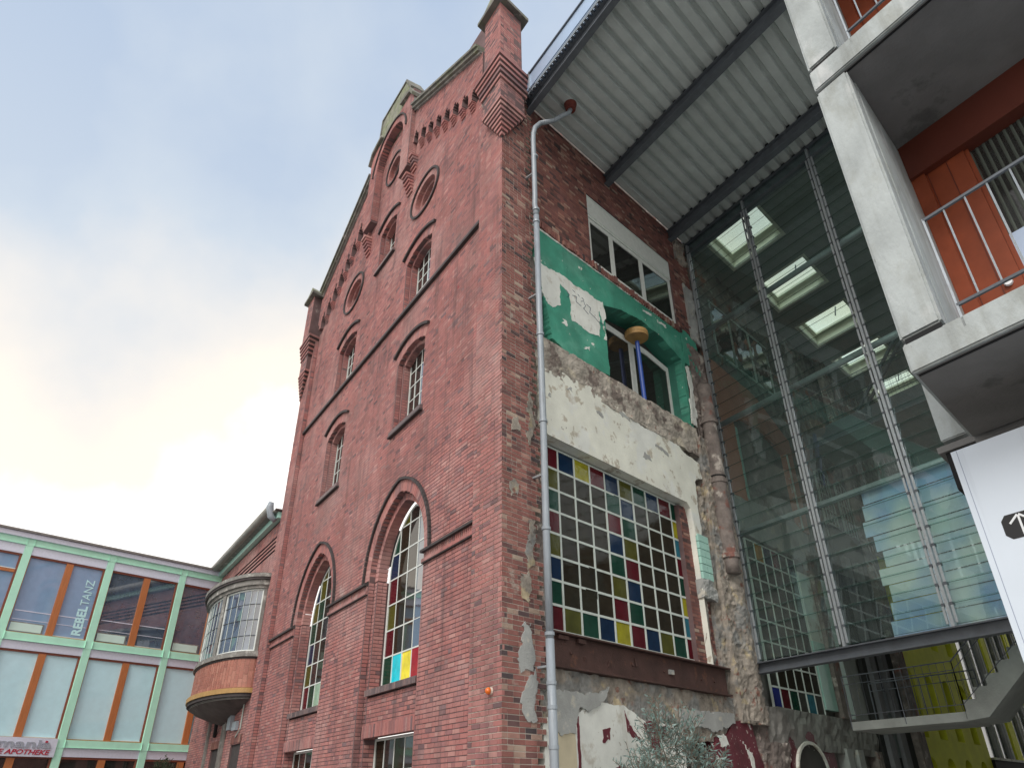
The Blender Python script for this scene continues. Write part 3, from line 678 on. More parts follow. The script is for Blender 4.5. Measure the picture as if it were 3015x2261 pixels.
# ================================================================== flank wall (frame B), first bay + pier + bay behind the glass
def strip_edge(z): return .86+.07*np.sin(z*2.1)+.05*np.sin(z*5.3+1)+.03*math.sin(z*17)
mB = MB(); mB2 = MB()
courses(FBQ, 'q', lambda v, z: (v > 0) & (v < strip_edge(z)+(.12 if int(z/CH) % 2 else 0)) & (z < 16.4 if z > 5 else True), (0, 1.1), (0, 16.35), 0, du=.01, seed=31, mort=mB2, back=.2, mclip=.016)
W3 = (3.16, 6.98, 12.78, 15.05)
def in_b_up(v, z):
    edge = 12.58+.05*math.sin(z)
    return (v > .80) & (v < 8.1) & (z > edge) & ~((v > W3[0]) & (v < W3[1]) & (z > W3[2]) & (z < W3[3]))
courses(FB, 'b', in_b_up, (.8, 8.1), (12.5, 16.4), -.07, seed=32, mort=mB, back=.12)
def in_b_low(v, z):
    # brick left showing beside the mosaic window and in the torn patches
    return ((v > .80) & (v < 1.22) & (z > 3.9) & (z < 12.5)) | ((v > 5.95) & (v < 6.9) & (z > 3.9) & (z < 7.4)) | ((v > 7.0) & (v < 8.1) & (z > 9.2) & (z < 12.6))
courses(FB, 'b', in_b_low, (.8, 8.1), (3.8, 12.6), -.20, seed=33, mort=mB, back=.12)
flank = mill
mB2.build('quoin', M_MOL, mill, fix=False); mB.build('wall', M_MO, mill, fix=False)
# teeth of broken soldier course above the green paint
mb = MB(); v = .95
while v < 7.0:
    h_ = random.uniform(.05, .17); mb.box(FB, v, v+.055, -.1, -.06+random.uniform(0, .06), 12.56, 12.56+h_+.05); v += random.uniform(.065, .10)
stuff(mb.build('broken_course', M_BRD, mill))
def rough(fr, u0, u1, z0, z1, o, amp, m, par, name='rough_masonry', cell=.055, seed=0, shape=None, depth=.25, prof=None):
    """uneven masonry skin: displaced grid with closed back"""
    nu = max(2, int((u1-u0)/cell)); nz_ = max(2, int((z1-z0)/cell)); mb = MB()
    for j in range(nz_+1):
        z = z0+(z1-z0)*j/nz_
        for i in range(nu+1):
            u = u0+(u1-u0)*i/nu; d = amp*fbm(u*2.2, z*2.2, seed, 5)+amp*.6*fbm(u*9, z*9, seed+3, 3)
            d += amp*.28*(mnoise.cell(Vector((u*4.2, z*12, seed)))-.5)
            if prof: d += prof(u, z)
            uu_ = u; zz_ = z
            if i in (0, nu): uu_ += .06*fbm(z*3, seed+5)
            if j in (0, nz_): zz_ += .05*fbm(u*3, seed+8)
            mb.v.append(tuple(fr.P(uu_, o+d, zz_)))
    for j in range(nz_):
        for i in range(nu):
            if shape and not shape(u0+(u1-u0)*(i+.5)/nu, z0+(z1-z0)*(j+.5)/nz_): continue
            k = j*(nu+1)+i; mb.f.append((k, k+1, k+nu+2, k+nu+1))
    if not shape:
        k = len(mb.v)
        for (u, z) in ((u0, z0), (u1, z0), (u1, z1), (u0, z1)): mb.v.append(tuple(fr.P(u, o-depth, z)))
        bl = [i for i in range(nu+1)]; tl = [nz_*(nu+1)+i for i in range(nu+1)]
        mb.f.append(tuple([k, k+1]+bl[::-1])); mb.f.append(tuple([k+2, k+3]+tl))
        mb.f.append(tuple([k+3, k]+[j*(nu+1) for j in range(nz_+1)])); mb.f.append(tuple([k+1, k+2]+[j*(nu+1)+nu for j in range(nz_+1)][::-1]))
    return mb.build(name, m, par, fix=not shape)
def skin(fr, pts, o, t, m, par, name, amp=.04, step=.05, seed=0., keep=()):
    return MB().prism(fr, ragged(pts, amp, step, seed, keep), o-t, o).build(name, m, par)

# render/paint layers of the first bay
BO = -.07
skin(FB, [(1.02, 12.52), (7.0, 12.6), (7.0, 12.50), (7.0, 9.62), (6.86, 9.60), (6.86, 11.62), (6.0, 11.93), (5.1, 12.0), (4.2, 11.86), (3.5, 11.62), (3.5, 9.68), (1.95, 9.62), (1.55, 9.75), (1.42, 10.5), (1.22, 11.0), (1.08, 11.5)], BO+.0, .22, M_GRN, mill, 'green_render', .03, .09, 3.)
skin(FB, [(1.02, 12.50), (7.1, 12.585), (7.1, 12.62), (1.02, 12.54)], BO+.012, .03, M_WPL, mill, 'white_paint_line', .02, .1, 5.)
skin(FB, [(1.06, 11.62), (1.35, 11.55), (1.9, 11.63), (2.7, 11.64), (3.48, 11.66), (3.5, 11.3), (3.42, 11.0), (3.30, 11.35), (3.2, 10.56), (2.24, 10.56), (2.23, 11.24), (1.9, 11.34), (1.86, 10.78), (1.6, 10.55), (1.42, 10.55), (1.20, 11.1)], BO+.006, .02, M_WPL, mill, 'bare_plaster_patch', .05, .045, 7.)
for x0, x1, z0, z1, s_ in ((6.95, 7.18, 9.9, 11.5, 1), (6.85, 7.1, 9.7, 10.5, 2), (3.36, 3.46, 10.6, 11.0, 3), (1.9, 2.1, 10.3, 10.45, 4), (2.6, 2.8, 10.0, 10.1, 6), (5.2, 5.6, 12.36, 12.47, 8), (5.9, 6.3, 12.36, 12.46, 9)):
    skin(FB, [(x0, z0), (x1, z0+.02), (x1-.03, (z0+z1)/2), (x1, z1), (x0+.02, z1-.05), (x0+.07, (z0+z1)/2)], BO+(.05 if s_ < 3 else .007), .03, M_WPL, mill, 'bare_plaster_patch', .06, .04, 11.+s_)
# scribbled tag on the bare plaster
mb = MB()
for k, pts in enumerate((((2.3, 11.26), (2.45, 11.3), (2.42, 11.15), (2.6, 11.12)), ((2.6, 11.25), (2.7, 11.32), (2.76, 11.2), (2.68, 11.1), (2.85, 11.02)), ((2.8, 11.28), (2.95, 11.25), (2.9, 11.1), (3.1, 11.05), (3.2, 11.0), (3.42, 11.02)), ((2.1, 11.3), (2.2, 11.2), (2.1, 11.1)), ((2.32, 11.42), (2.4, 11.40)), ((2.5, 11.4), (2.56, 11.36)), ((2.64, 11.38), (2.72, 11.35)))):
    for i in range(len(pts)-1): mb.bar(FB.P(pts[i][0], BO+.009, pts[i][1]), FB.P(pts[i+1][0], BO+.009, pts[i+1][1]), .011, .004, up=NB)
mb.build('painted_scribble', mat('blue_marker', (.04, .07, .12), .6, 0, 1, 0), mill)
# green second-floor window recess
mb = MB()
arch = [(3.5, 11.62), (4.2, 11.86), (5.1, 12.0), (6.0, 11.93), (6.86, 11.62)]
for i in range(4): mb.poly([FB.P(arch[i][0], BO-.01, arch[i][1]), FB.P(arch[i+1][0], BO-.01, arch[i+1][1]), FB.P(arch[i+1][0], -.62, arch[i+1][1]), FB.P(arch[i][0], -.62, arch[i][1])])
mb.poly([FB.P(6.86, BO-.01, 9.6), FB.P(6.86, BO-.01, 11.62), FB.P(6.86, -.62, 11.62), FB.P(6.86, -.62, 9.6)]); mb.poly([FB.P(3.5, BO-.01, 9.6), FB.P(3.5, BO-.01, 11.62), FB.P(3.5, -.62, 11.62), FB.P(3.5, -.62, 9.6)])
mb.build('window_reveal', M_GRND, mill, fix=False)
MB().box(FB, 3.5, 6.9, -.64, -.60, 9.6, 12.1).build('window_back', M_DIN, mill)
wd = window(FB, [(3.55, 9.62), (6.93, 9.62), (6.93, 11.53), (5.9, 11.66), (3.55, 11.66)], -.5, [3.55, 5.17, 6.93], [9.62, 11.7], lambda c_, r_: G_DK, mill, fw=.17, bw=.22, mfr=M_WHT, depth=.07)
MB().box(FB, 3.5, 6.86, -.62, BO-.02, 9.5, 9.60).build('sill', M_GREY, mill)
pole = thing('prop_pole', 'blue pole with round ochre disc on top leaning before the green framed window', 'pole', FB.P(5.0, -.25, 9.6))
MB().tube([FB.P(5.14, -.27, 9.6), FB.P(5.10, -.27, 11.45)], .055, 12).build('pole', M_BLUE, pole)
MB().tube([FB.P(5.10, -.27, 11.55), FB.P(5.10, -.27, 11.62)], [.29, .30], 24).build('disc', M_OCH, pole)
MB().tube([FB.P(5.10, -.27, 11.625), FB.P(5.10, -.27, 11.72)], [.30, .29], 24).build('disc_rim', M_OCH, pole)
# upper triple window
wd = window(FB, [(3.17, 12.8), (6.96, 12.8), (6.96, 14.36), (3.17, 14.25)], -.12, [3.17, 4.16, 5.5, 6.96], [12.8, 14.4], lambda c_, r_: G_DK, mill, fw=.11, bw=.18, mfr=M_WHT, depth=.07)
MB().prism(FB, [(3.17, 14.255), (6.96, 14.365), (6.98, 15.03), (3.17, 15.0)], -.14, -.09).build('shutter_box_panel', M_WHT, wd)
for k_ in (14.33, 14.93): MB().prism(FB, [(3.17, k_), (6.96, k_+.06), (6.96, k_+.08), (3.17, k_+.02)], -.09, -.08).build('panel_lip', M_WHTD, wd)
MB().box(FB, 3.1, 7.0, -.6, -.3, 12.7, 15.1).build('window_back', M_DIN, mill)
# ledge, cream band, lower masonry
rough(FB, .98, 7.05, 8.84, 9.64, -.05, .026, mat('worn_ledge_render', (.38, .345, .30), .95, .25, 3, .7, 25, col2=[((.20, .165, .145), 2.2, .54, .60), ((.50, .45, .36), 1.6, .56, .62), ((.27, .14, .11), 4.5, .66, .69)]), mill, seed=2, cell=.045)
rough(FB, .86, 1.3, 3.2, 12.4, -.13, .05, M_RGHD, mill, seed=4, depth=.1, cell=.07)
sk = [(1.06, 8.9), (1.1, 7.6), (1.3, 7.46), (6.1, 7.42), (6.22, 7.3), (6.26, 7.1), (6.3, 6.7), (6.55, 6.75), (6.62, 8.1), (6.98, 8.25), (6.95, 8.66), (6.4, 8.72), (5.9, 8.86), (4.5, 8.8), (3.4, 9.02), (2.2, 9.12)]
skin(FB, sk, BO+.01, .3, M_CREAM, mill, 'cream_render', .04, .07, 21., keep=(2, 3, 4, 5))
for (x, z, s_, sx_) in ((3.0, 8.5, 1, .25), (4.6, 8.1, 2, .3), (5.3, 8.45, 3, .5), (2.0, 8.75, 4, .2), (3.9, 8.82, 5, .4), (1.4, 8.3, 6, .1)):
    skin(FB, [(x-sx_/2, z-.03), (x+sx_/2, z-.07), (x+sx_/2*.7, z+.05), (x-sx_/3, z+.07)], BO+.0155, .012, M_GREY, mill, 'flaked_patch', .08, .04, 30.+s_)
MB().box(FB, 1.0, 6.3, -.75, -.4, 3.2, 8.0).build('window_back', M_DIN, mill)
mb = MB()
mb.poly([FB.P(1.0, BO, 7.44), FB.P(6.24, BO, 7.44), FB.P(6.24, -.4, 7.44), FB.P(1.0, -.4, 7.44)]); mb.poly([FB.P(6.28, BO, 3.9), FB.P(6.28, BO, 7.44), FB.P(6.28, -.4, 7.44), FB.P(6.28, -.4, 3.9)])
mb.build('window_reveal', M_CREAM, mill, fix=False)
ROWS = ["rbyrbogbrg", "okkkgbkkky", "gkkkrgkkkt", "rkkkbokkkr", "okkkgrkkkg", "bkkkobkkky", "gkkkrgkkkt", "rogbyrboGr"]
GC['G'] = GC['g']
v0, pv = 1.35, .488
window(FB, [(v0-.03, 4.0), (v0+pv*10, 4.0), (v0+pv*10, 7.40), (v0-.03, 7.40)], -.30, lin(v0, v0+pv*10, 10), lin(4.02, 7.39, 8), lambda c_, r_: GC[ROWS[r_][c_]], mill, name='mosaic_window', fw=.03, bw=.042, mfr=M_WHTD, depth=.06)
# teal tiled pilaster, patches
mb = MB(); 
for i in range(6):
    for j in range(2): MB().box(FB, 6.32+j*.22, 6.53+j*.22, -.2, -.02-random.random()*.006, 5.72+i*.17, 5.875+i*.17).build('tile', M_TEAL, mill)
rough(FB, 6.25, 6.8, 5.3, 5.7, -.02, .05, M_GREY, mill, seed=6, cell=.05)
rough(FB, 6.72, 7.1, 3.9, 8.0, -.1, .05, M_RGH, mill, seed=7)
rough(FB, 6.3, 6.5, 3.9, 5.3, -.14, .04, M_RGH, mill, seed=8, cell=.05)
MB().box(FB, .95, 8.1, -.95, -.80, 0, 16.3).build('wall_core', M_DIN, mill)  # added dark blocker, keeps sky from showing through the openings
# rusty beam
bm_ = thing('rusty_beam', 'rusty brown riveted steel beam under the coloured glass window', 'beam', FB.P(1.0, 0, 3.37))
MB().box(FB, .97, 6.62, -.20, -.02, 3.40, 3.87).build('web', M_RUST, bm_)
MB().box(FB, .95, 6.68, -.25, .09, 3.875, 3.90).build('flange', M_RUST, bm_); MB().box(FB, .97, 6.64, -.2, .07, 3.365, 3.39).build('flange', M_RUST, bm_)
for v in (1.6, 1.95, 2.6, 3.3, 3.4, 4.3, 5.6, 6.1): MB().tube([FB.P(v, -.02, 3.5+.28*random.random()), FB.P(v, .012, 3.5+.28*random.random()*0+3.6-3.5)], .018, 8).build('rivet', M_RUST, bm_)
MB().box(FB, 1.25, 1.5, .0, .05, 3.80, 3.86).build('bracket', M_RUST, bm_); MB().box(FB, 1.75, 1.95, .0, .05, 3.79, 3.86).build('bracket', M_RUST, bm_)
MB().box(FB, 4.45, 4.6, -.02, .02, 3.58, 3.66).build('bracket', M_GREY, bm_)
# lower wall
rough(FB, .88, 7.1, 2.52, 3.36, -.06, .032, M_RGH, mill, seed=10, cell=.05)
skin(FB, [(.95, 3.0), (2.3, 3.08), (2.6, 3.2), (2.3, 2.85), (2.0, 2.75), (1.75, 2.9), (1.6, 2.45), (1.3, 2.4), (1.1, 2.6)], .0, .08, M_GREY, mill, 'grey_render_patch', .06, .05, 41.)
skin(FB, [(.9, 0), (4.75, 0), (4.75, 2.66), (4.4, 2.74), (3.6, 2.72), (3.0, 2.92), (2.2, 2.95), (1.9, 2.86), (1.72, 2.74), (.92, 2.62)], -.03, .25, M_WPL, mill, 'painted_plaster', .03, .05, 43., keep=(0,))
skin(FB, [(1.05, 0), (1.66, 0), (1.64, 2.66), (1.3, 2.55), (1.1, 2.65)], -.02, .03, mat('sand_plaster', (.56, .50, .36), .9, .08, 3, .3, 30), mill, 'sand_render_panel', .03, .05, 45., keep=(0,))
skin(FB, [(1.68, 1.0), (1.75, 1.0), (1.73, 2.7), (1.69, 2.72)], -.015, .02, M_MAR, mill, 'paint_strip', .02, .05, 47.)
for pts, s_ in ((((2.95, 2.88), (3.1, 2.66), (3.45, 2.35), (3.3, 2.42), (3.05, 2.55)), 1), (((3.5, 2.72), (3.75, 2.78), (3.95, 2.66), (4.2, 2.7), (4.15, 2.5), (3.9, 2.48), (3.95, 2.2), (3.7, 2.15), (3.62, 2.45)), 2), (((2.35, 2.52), (2.55, 2.6), (2.5, 2.4), (2.33, 2.34)), 3), (((2.2, 1.9), (2.8, 2.05), (3.1, 1.9), (2.9, 1.6), (2.3, 1.6)), 4), (((3.2, 2.1), (3.4, 2.12), (3.5, 1.7), (3.3, 1.7)), 5)):
    skin(FB, list(pts), -.022, .03, M_MAR, mill, 'maroon_paint_patch', .06, .04, 50.+s_)
MB().box(FB, 4.75, 5.85, -.7, -.55, 0, 2.7).build('doorway', M_BLK, mill)
dr = window(FB, [(4.9, .0), (5.5, .0), (5.5, 2.35), (4.9, 2.35)], -.35, [4.9, 5.2, 5.5], [0, 1.2, 2.35], lambda c_, r_: M_DIN, mill, fw=.05, bw=.03, mfr=M_WHTD)
skin(FB, [(5.75, 0), (7.75, 0), (7.7, 2.1), (7.5, 2.6), (7.35, 3.0), (6.65, 2.9), (6.2, 2.55), (5.9, 2.6), (5.8, 2.3), (5.78, 1.0)], -.03, .25, M_MAR, mill, 'maroon_render', .04, .05, 60., keep=(0,))
skin(FB, [(4.75, 2.66), (5.2, 2.75), (5.9, 2.7), (6.7, 2.86), (6.7, 3.05), (4.7, 3.0)], .0, .2, M_GREY, mill, 'grey_render_patch', .05, .05, 61.)
for pts, s_ in ((((7.0, 2.55), (7.25, 2.35), (7.3, 2.0), (7.15, 2.1), (7.1, 2.3)), 1), (((7.1, 1.95), (7.3, 1.7), (7.35, 1.3), (7.15, 1.5)), 2), (((5.8, 2.3), (6.0, 2.25), (6.3, 1.9), (6.1, 1.6), (5.8, 1.7)), 3), (((5.95, 2.62), (6.2, 2.66), (6.35, 2.45), (6.05, 2.4)), 4)):
    skin(FB, list(pts), -.02, .03, M_WPL, mill, 'bare_plaster_patch', .07, .04, 65.+s_)
# pier with the old flue
rough(FB, 7.0, 8.12, 2.9, 9.4, .03, .038, M_RGH, mill, seed=12, cell=.06, prof=lambda u, z: .10*math.exp(-((u-7.75-.1*math.sin(z))/.25)**2), depth=.4)
rough(FB, 7.72, 8.2, 0, 3.1, -.03, .06, M_RGHD, mill, seed=13)
rough(FB, 7.25, 8.12, 9.2, 12.3, -.02, .06, M_RGHD, mill, seed=14, depth=.3)
skin(FB, [(7.0, 12.7), (7.3, 12.75), (7.8, 12.55), (7.85, 12.0), (7.75, 11.2), (7.2, 11.1), (7.25, 11.6), (7.02, 11.6)], BO+.02, .2, M_GRN, mill, 'green_render', .04, .05, 71.)
rough(FB, 7.6, 8.12, 12.6, 14.6, -.03, .05, M_GREY, mill, seed=15)
rough(FB, 7.4, 8.0, 15.4, 16.3, -.02, .07, M_RGH, mill, seed=16)
fl = thing('old_flue', 'sooty round flue pipe with collars running up the broken pier', 'pipe', FB.P(7.55, 0, 5.9))
def flp(z): return FB.P(7.47+.04*math.sin(z*.7), .11, z)
MB().tube([flp(z) for z in np.arange(6.0, 11.2, .2)], [.185+.012*math.sin(z*7)+.01*math.sin(z*17) for z in np.arange(6.0, 11.2, .2)], 16).build('flue_pipe', M_RGHD, fl, smooth=True)
for z in (6.4, 8.25, 9.9): MB().tube([flp(z-.05), flp(z+.05)], .225, 16).build('collar', M_RGHD, fl)
MB().tube([flp(8.36), flp(8.39)], .205, 16).build('clamp', M_BLK, fl)
# grey plaster smears on the brick strip
for v, z, h_, w_, s_ in ((.55, 3.55, .8, .3, 1), (.62, 2.9, .7, .28, 2), (.7, 5.2, .9, .2, 3), (.3, 6.1, .3, .2, 4), (.75, 7.6, 1.2, .12, 5), (.55, 4.5, .5, .2, 6), (.35, 7.3, .25, .2, 7)):
    skin(FB, [(v-w_/2, z-h_/2), (v+w_/3, z-h_/2.5), (v+w_/2, z), (v+w_/2.5, z+h_/2), (v-w_/4, z+h_/2.2), (v-w_/1.6, z)], .010, .02, M_GREY if s_ < 3 else M_RGH, mill, 'mortar_smear', .10, .045, 80.+s_)
# downpipe
dp = thing('downpipe', 'tall grey downpipe with collars climbing the flank wall to the canopy', 'downpipe', FB.P(.83, .25, 0))
def pp(z): return FB.P(.80+.008*math.sin(z), .25, z)
MB().tube([pp(z) for z in (0, 1, 2.05, 3.7)], .068, 14).build('pipe', M_LEAD, dp, smooth=True)
MB().tube([pp(z) for z in (3.7, 5.4, 7.4, 9.4, 12.4)], .062, 14).build('pipe', M_LEAD, dp, smooth=True)
MB().tube([pp(12.4), FB.P(.80, .235, 12.6), FB.P(.785, .23, 12.75), FB.P(.78, .25, 13), FB.P(.78, .25, 14.7), FB.P(.78, .26, 14.95), FB.P(.80, .3, 15.15), FB.P(.95, .34, 15.4)], .058, 14).build('pipe', M_LEAD, dp, smooth=True)
for z in (2.2, 2.72, 3.05, 3.75, 5.42, 7.42, 9.3, 12.2, 12.55, 14.2): MB().tube([pp(z), pp(z+.05)], .078, 14).build('collar', M_LEAD, dp)
for z in (3.3, 6.4, 10.3, 13.7): MB().box(FB, .77, .83, -.05, .2, z, z+.03).build('bracket', M_STL, dp)
MB().tube([FB.P(.95, .34, 15.4), SK.P(-.45, 1.45, 15.75), SK.P(-.62, 1.62, 15.9), SK.P(-.74, 1.78, 16.02), SK.P(-.77, 1.83, 16.2)], .058, 14).build('pipe', M_LEAD, dp, smooth=True)
MB().tube([SK.P(-.77, 1.83, 16.14), SK.P(-.77, 1.83, 16.34)], [.12, .16], 16).build('outlet', mat('red_oxide', (.16, .035, .025), .6, .2, 6, .2, 30), dp)
# flank wall above the canopy and things on the roof edge
MB().box(FB, .95, 9, -.5, -.15, 16.3, 17.1).build('parapet', M_RGHD, mill)
MB().box(FB, .9, 9, -.7, -.02, 17.1, 17.2).build('parapet_capping', M_STL, mill)
vt = thing('roof_vent', 'curved metal vent cowl on the roof edge behind the corner turret', 'vent', FB.P(1.9, -.4, 17.2))
MB().tube([FB.P(1.55, -.35, 17.2), FB.P(1.6, -.35, 17.55), FB.P(1.85, -.35, 17.78), FB.P(2.15, -.35, 17.7), FB.P(2.3, -.35, 17.4)], .10, 12).build('cowl', M_STL, vt, smooth=True)

# ================================================================== canopy (skew frame u, v, z)
can = thing('canopy', 'steel canopy roof with grey corrugated ceiling over the passage', 'canopy', SK.P(-4, 4, 16.3))
UR = -9.6; VE = 46.0
SKY = [(8.55+3.2*k, 8.55+3.2*k+1.75) for k in range(5)]; SU0, SU1 = -2.44, -.56
pit = .345; prof = [(0, 0), (.05, .05), (.13, .055), (.17, .0), (.345, 0)]
ribs = []
k = 0; u = .0
def sheet(u0, u1, v0, v1, mb):
    z = 16.34
    pr = [(0, 0.10), (.03, 0.0), (.22, 0.0), (.26, .10), (.345, .10)]
    for i in range(4):
        a_, b_ = pr[i], pr[i+1]; x0 = u0-a_[0]; x1 = u0-b_[0]
        mb.poly([SK.P(x0, v0, z+a_[1]), SK.P(x1, v0, z+b_[1]), SK.P(x1, v1, z+b_[1]), SK.P(x0, v1, z+a_[1])])
segs_f = [(.9, 4.05), (4.15, 7.15), (7.25, 8.1)]
u = .02
while u > UR:
    for v0_, v1_ in segs_f:
        mb = MB(); sheet(u, u-pit, v0_, v1_, mb); mb.build('ceiling_rib', M_SHEET, can, fix=False)
    u -= pit
# inner ceiling beyond the glass with rooflights
mb = MB()
z = 16.34
bands = [(UR, SU0), (SU1, .45)]
for a_, b_ in bands: mb.box(Fr(O+B*8.1, A, B), a_, b_, 0, VE-8.1, z, z+.06)
vv = 8.1
for s0, s1 in SKY+[(VE, VE)]:
    if s0-vv > .01: mb.box(Fr(O+B*vv, A, B), SU0, SU1, 0, s0-vv, z, z+.06)
    vv = s1
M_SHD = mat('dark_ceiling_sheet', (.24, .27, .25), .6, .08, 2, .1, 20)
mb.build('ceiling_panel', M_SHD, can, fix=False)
topb = MB(); FT = lambda v: Fr(O+B*v, A, B)
topb.box(FT(.9), UR, .05, 0, 7.2, 16.5, 16.6)
topb.box(FT(8.1), UR, SU0-.12, 0, VE-8.1, 16.5, 16.6); topb.box(FT(8.1), SU1+.12, .6, 0, VE-8.1, 16.5, 16.6)
vv = 8.1
for s0, s1 in SKY+[(VE, VE)]:
    topb.box(FT(vv), SU0-.12, SU1+.12, 0, s0-vv-.1 if s0 < VE else s0-vv, 16.5, 16.6); vv = s1+.1
topb.build('roof_deck', M_STD, can, fix=False)
for s0, s1 in SKY:
    rl = MB(); hgt = 16.82
    rl.box(FT(s0), SU0-.1, SU0, 0, s1-s0, 16.33, hgt); rl.box(FT(s0), SU1, SU1+.1, 0, s1-s0, 16.33, hgt)
    rl.box(FT(s0-.1), SU0-.1, SU1+.1, 0, .1, 16.33, hgt); rl.box(FT(s1), SU0-.1, SU1+.1, 0, .1, 16.33, hgt)
    sk_ = rl.build('rooflight', M_CREAMW, can)
    fm = MB(); fm.box(FT(s0), SU0, SU0+.10, 0, s1-s0, hgt-.12, hgt-.02); fm.box(FT(s0), SU1-.12, SU1, 0, s1-s0, hgt-.12, hgt-.02)
    fm.box(FT(s0), SU0, SU1, 0, .1, hgt-.11, hgt-.03); fm.box(FT(s1-.2), SU0, SU1, 0, .2, hgt-.11, hgt-.03); fm.build('sash', M_CREAMW, sk_)
    MB().box(FT(s0), SU0, SU1, 0, s1-s0, hgt, hgt+.02).build('pane', M_SKYG, sk_)
    MB().bar(SK.P(SU0+.55, s0+.5, 16.3), SK.P(SU0+.5, s0+.62, 16.72), .03).build('opener_arm', M_STD, sk_)
# beams
for v, z0, w_, h_ in ((.92, 16.02, .16, .30), (4.1, 15.98, .20, .34), (7.2, 15.98, .20, .34), (8.14, 15.90, .24, .42)):
    bb = MB(); bb.box(FT(v-w_/2), UR, .06, 0, w_, z0, z0+.025); bb.box(FT(v-w_/2), UR, .06, 0, w_, z0+h_-.025, z0+h_)
    bb.box(FT(v-.012), UR, .06, 0, .024, z0+.026, z0+h_-.026); bb.build('beam', M_STD, can, fix=False)
MB().box(FT(.70), UR, .22, 0, .03, 16.38, 16.86).build('fascia', mat('sky_tint_fascia', (.42, .54, .72), .35, .04, 2, 0, metal=.15), can)  # blue base stands in for sky mirrored in the fascia
MB().box(FT(.66), UR, .24, 0, .1, 16.865, 16.90).build('fascia_cap', M_STD, can)
mb = MB(); u = .2
while u > -9.4:
    mb.box(FT(.74), u, u-.05, 0, .12, 16.30, 16.37); u -= .12
stuff(mb.build('bird_mesh', M_STD, can))
MB().box(FT(.735), UR, .2, 0, .02, 16.30, 16.375).build('gutter_lip', M_LEAD, can)
MB().bar(SK.P(-.35, .68, 16.95), SK.P(-.36, .68, 16.3), .03).build('conductor', M_STL, can)

# ================================================================== louvred glass wall
GW_V = 8.1; FGl = FV(GW_V)
gws = thing('louvre_glass_wall', 'wall of overlapping glass louvres on steel mullions closing the passage', 'glass wall', SK.P(-4, GW_V, 4))
ML = [-.06, -2.27, -4.47, -6.67, -8.87]
for u in ML:
    MB().box(FGl, u-.03, u+.03, -.06, .07, 4.16, 16.25).build('mullion', M_STL, gws)
PP = .3555; rows = int((16.1-4.2)/PP)
pm = None; cm = None
tl = .045
for bi in range(4):
    ua, ub = ML[bi+1]+.07, ML[bi]-.07
    mb = MB(); e1_, e2_ = FGl, None
    k = 0; y0, y1 = 0, .40; t = .008
    pts = [(ua, .055, y0), (ub, .055, y0), (ub, .0, y1), (ua, .0, y1)]
    P4 = [FGl.P(*p)-FGl.P(0, 0, 0) for p in pts]; Q4 = [p-FGl.en*t for p in P4]
    me = bpy.data.meshes.new('louvre_pane'); me.from_pydata([tuple(p) for p in P4], [], [(0, 1, 2, 3)])
    me.materials.append(M_LOUV)
    ed = MB(); 
    ed.v = [tuple(P4[0]), tuple(P4[1]), tuple(Q4[1]), tuple(Q4[0]), tuple(P4[0]+Z*.007), tuple(P4[1]+Z*.007)]; ed.f = [(0, 1, 2, 3), (0, 1, 5, 4)]
    me2 = bpy.data.meshes.new('pane_edge'); me2.from_pydata([tuple(Vector(v)+FGl.en*.001) for v in ed.v], [], ed.f); me2.materials.append(M_GEDGE)
    for r_ in range(rows+1):
        zz = 4.19+PP*r_
        o_ = inst(me, 'louvre_pane', gws, FGl.P(0, 0, zz)); inst(me2, 'pane_edge', o_, FGl.P(0, 0, zz))
# added sheets behind the lowest louvres, imitating sky reflected in the glass
scr = thing('sky_reflection_sheets', 'added pale blue sheets standing in for sky reflected in the lowest louvres at the right', 'added reflection', SK.P(-5, 8.4, 4.16))
def sky_reflection_mat():
    m = bpy.data.materials.new('painted_sky_reflection'); m.use_nodes = True; t = m.node_tree; n = t.nodes; l = t.links; n.clear()
    o = n.new('ShaderNodeOutputMaterial'); mx = n.new('ShaderNodeMixShader'); tr = n.new('ShaderNodeBsdfTransparent'); df = n.new('ShaderNodeBsdfPrincipled')
    g_ = n.new('ShaderNodeNewGeometry'); nz = n.new('ShaderNodeTexNoise'); nz.inputs['Scale'].default_value = .9; l.new(g_.outputs['Position'], nz.inputs['Vector'])
    r_ = n.new('ShaderNodeValToRGB'); r_.color_ramp.elements[0].position = .38; r_.color_ramp.elements[0].color = (.40, .60, 1.0, 1); r_.color_ramp.elements[1].position = .62; r_.color_ramp.elements[1].color = (.92, 1.0, 1.0, 1)  # blue to white ramp paints the reflected sky
    l.new(nz.outputs['Fac'], r_.inputs[0]); l.new(r_.outputs[0], df.inputs['Base Color']); df.inputs['Roughness'].default_value = .15; df.inputs['IOR'].default_value = 2.2
    tr.inputs[0].default_value = (.85, .95, 1, 1); mx.inputs[0].default_value = .74; l.new(tr.outputs[0], mx.inputs[1]); l.new(df.outputs[0], mx.inputs[2]); l.new(mx.outputs[0], o.inputs[0]); return m
M_SKYREF = sky_reflection_mat(); jag = [-.06, .03, .10, -.02, .16, .05, -.10, -.02, .04]  # uneven left ends shape the edge of the painted reflection
for r_ in range(9):
    MB().poly([SK.P(-3.28-jag[r_], 8.38, 4.19+PP*r_*.94), SK.P(-9.2, 8.38, 4.19+PP*r_*.94), SK.P(-9.2, 8.40, 4.18+PP*(r_+1)*.94), SK.P(-3.28-jag[r_], 8.40, 4.18+PP*(r_+1)*.94)]).build('reflection_sheet', M_SKYREF, scr, fix=False)
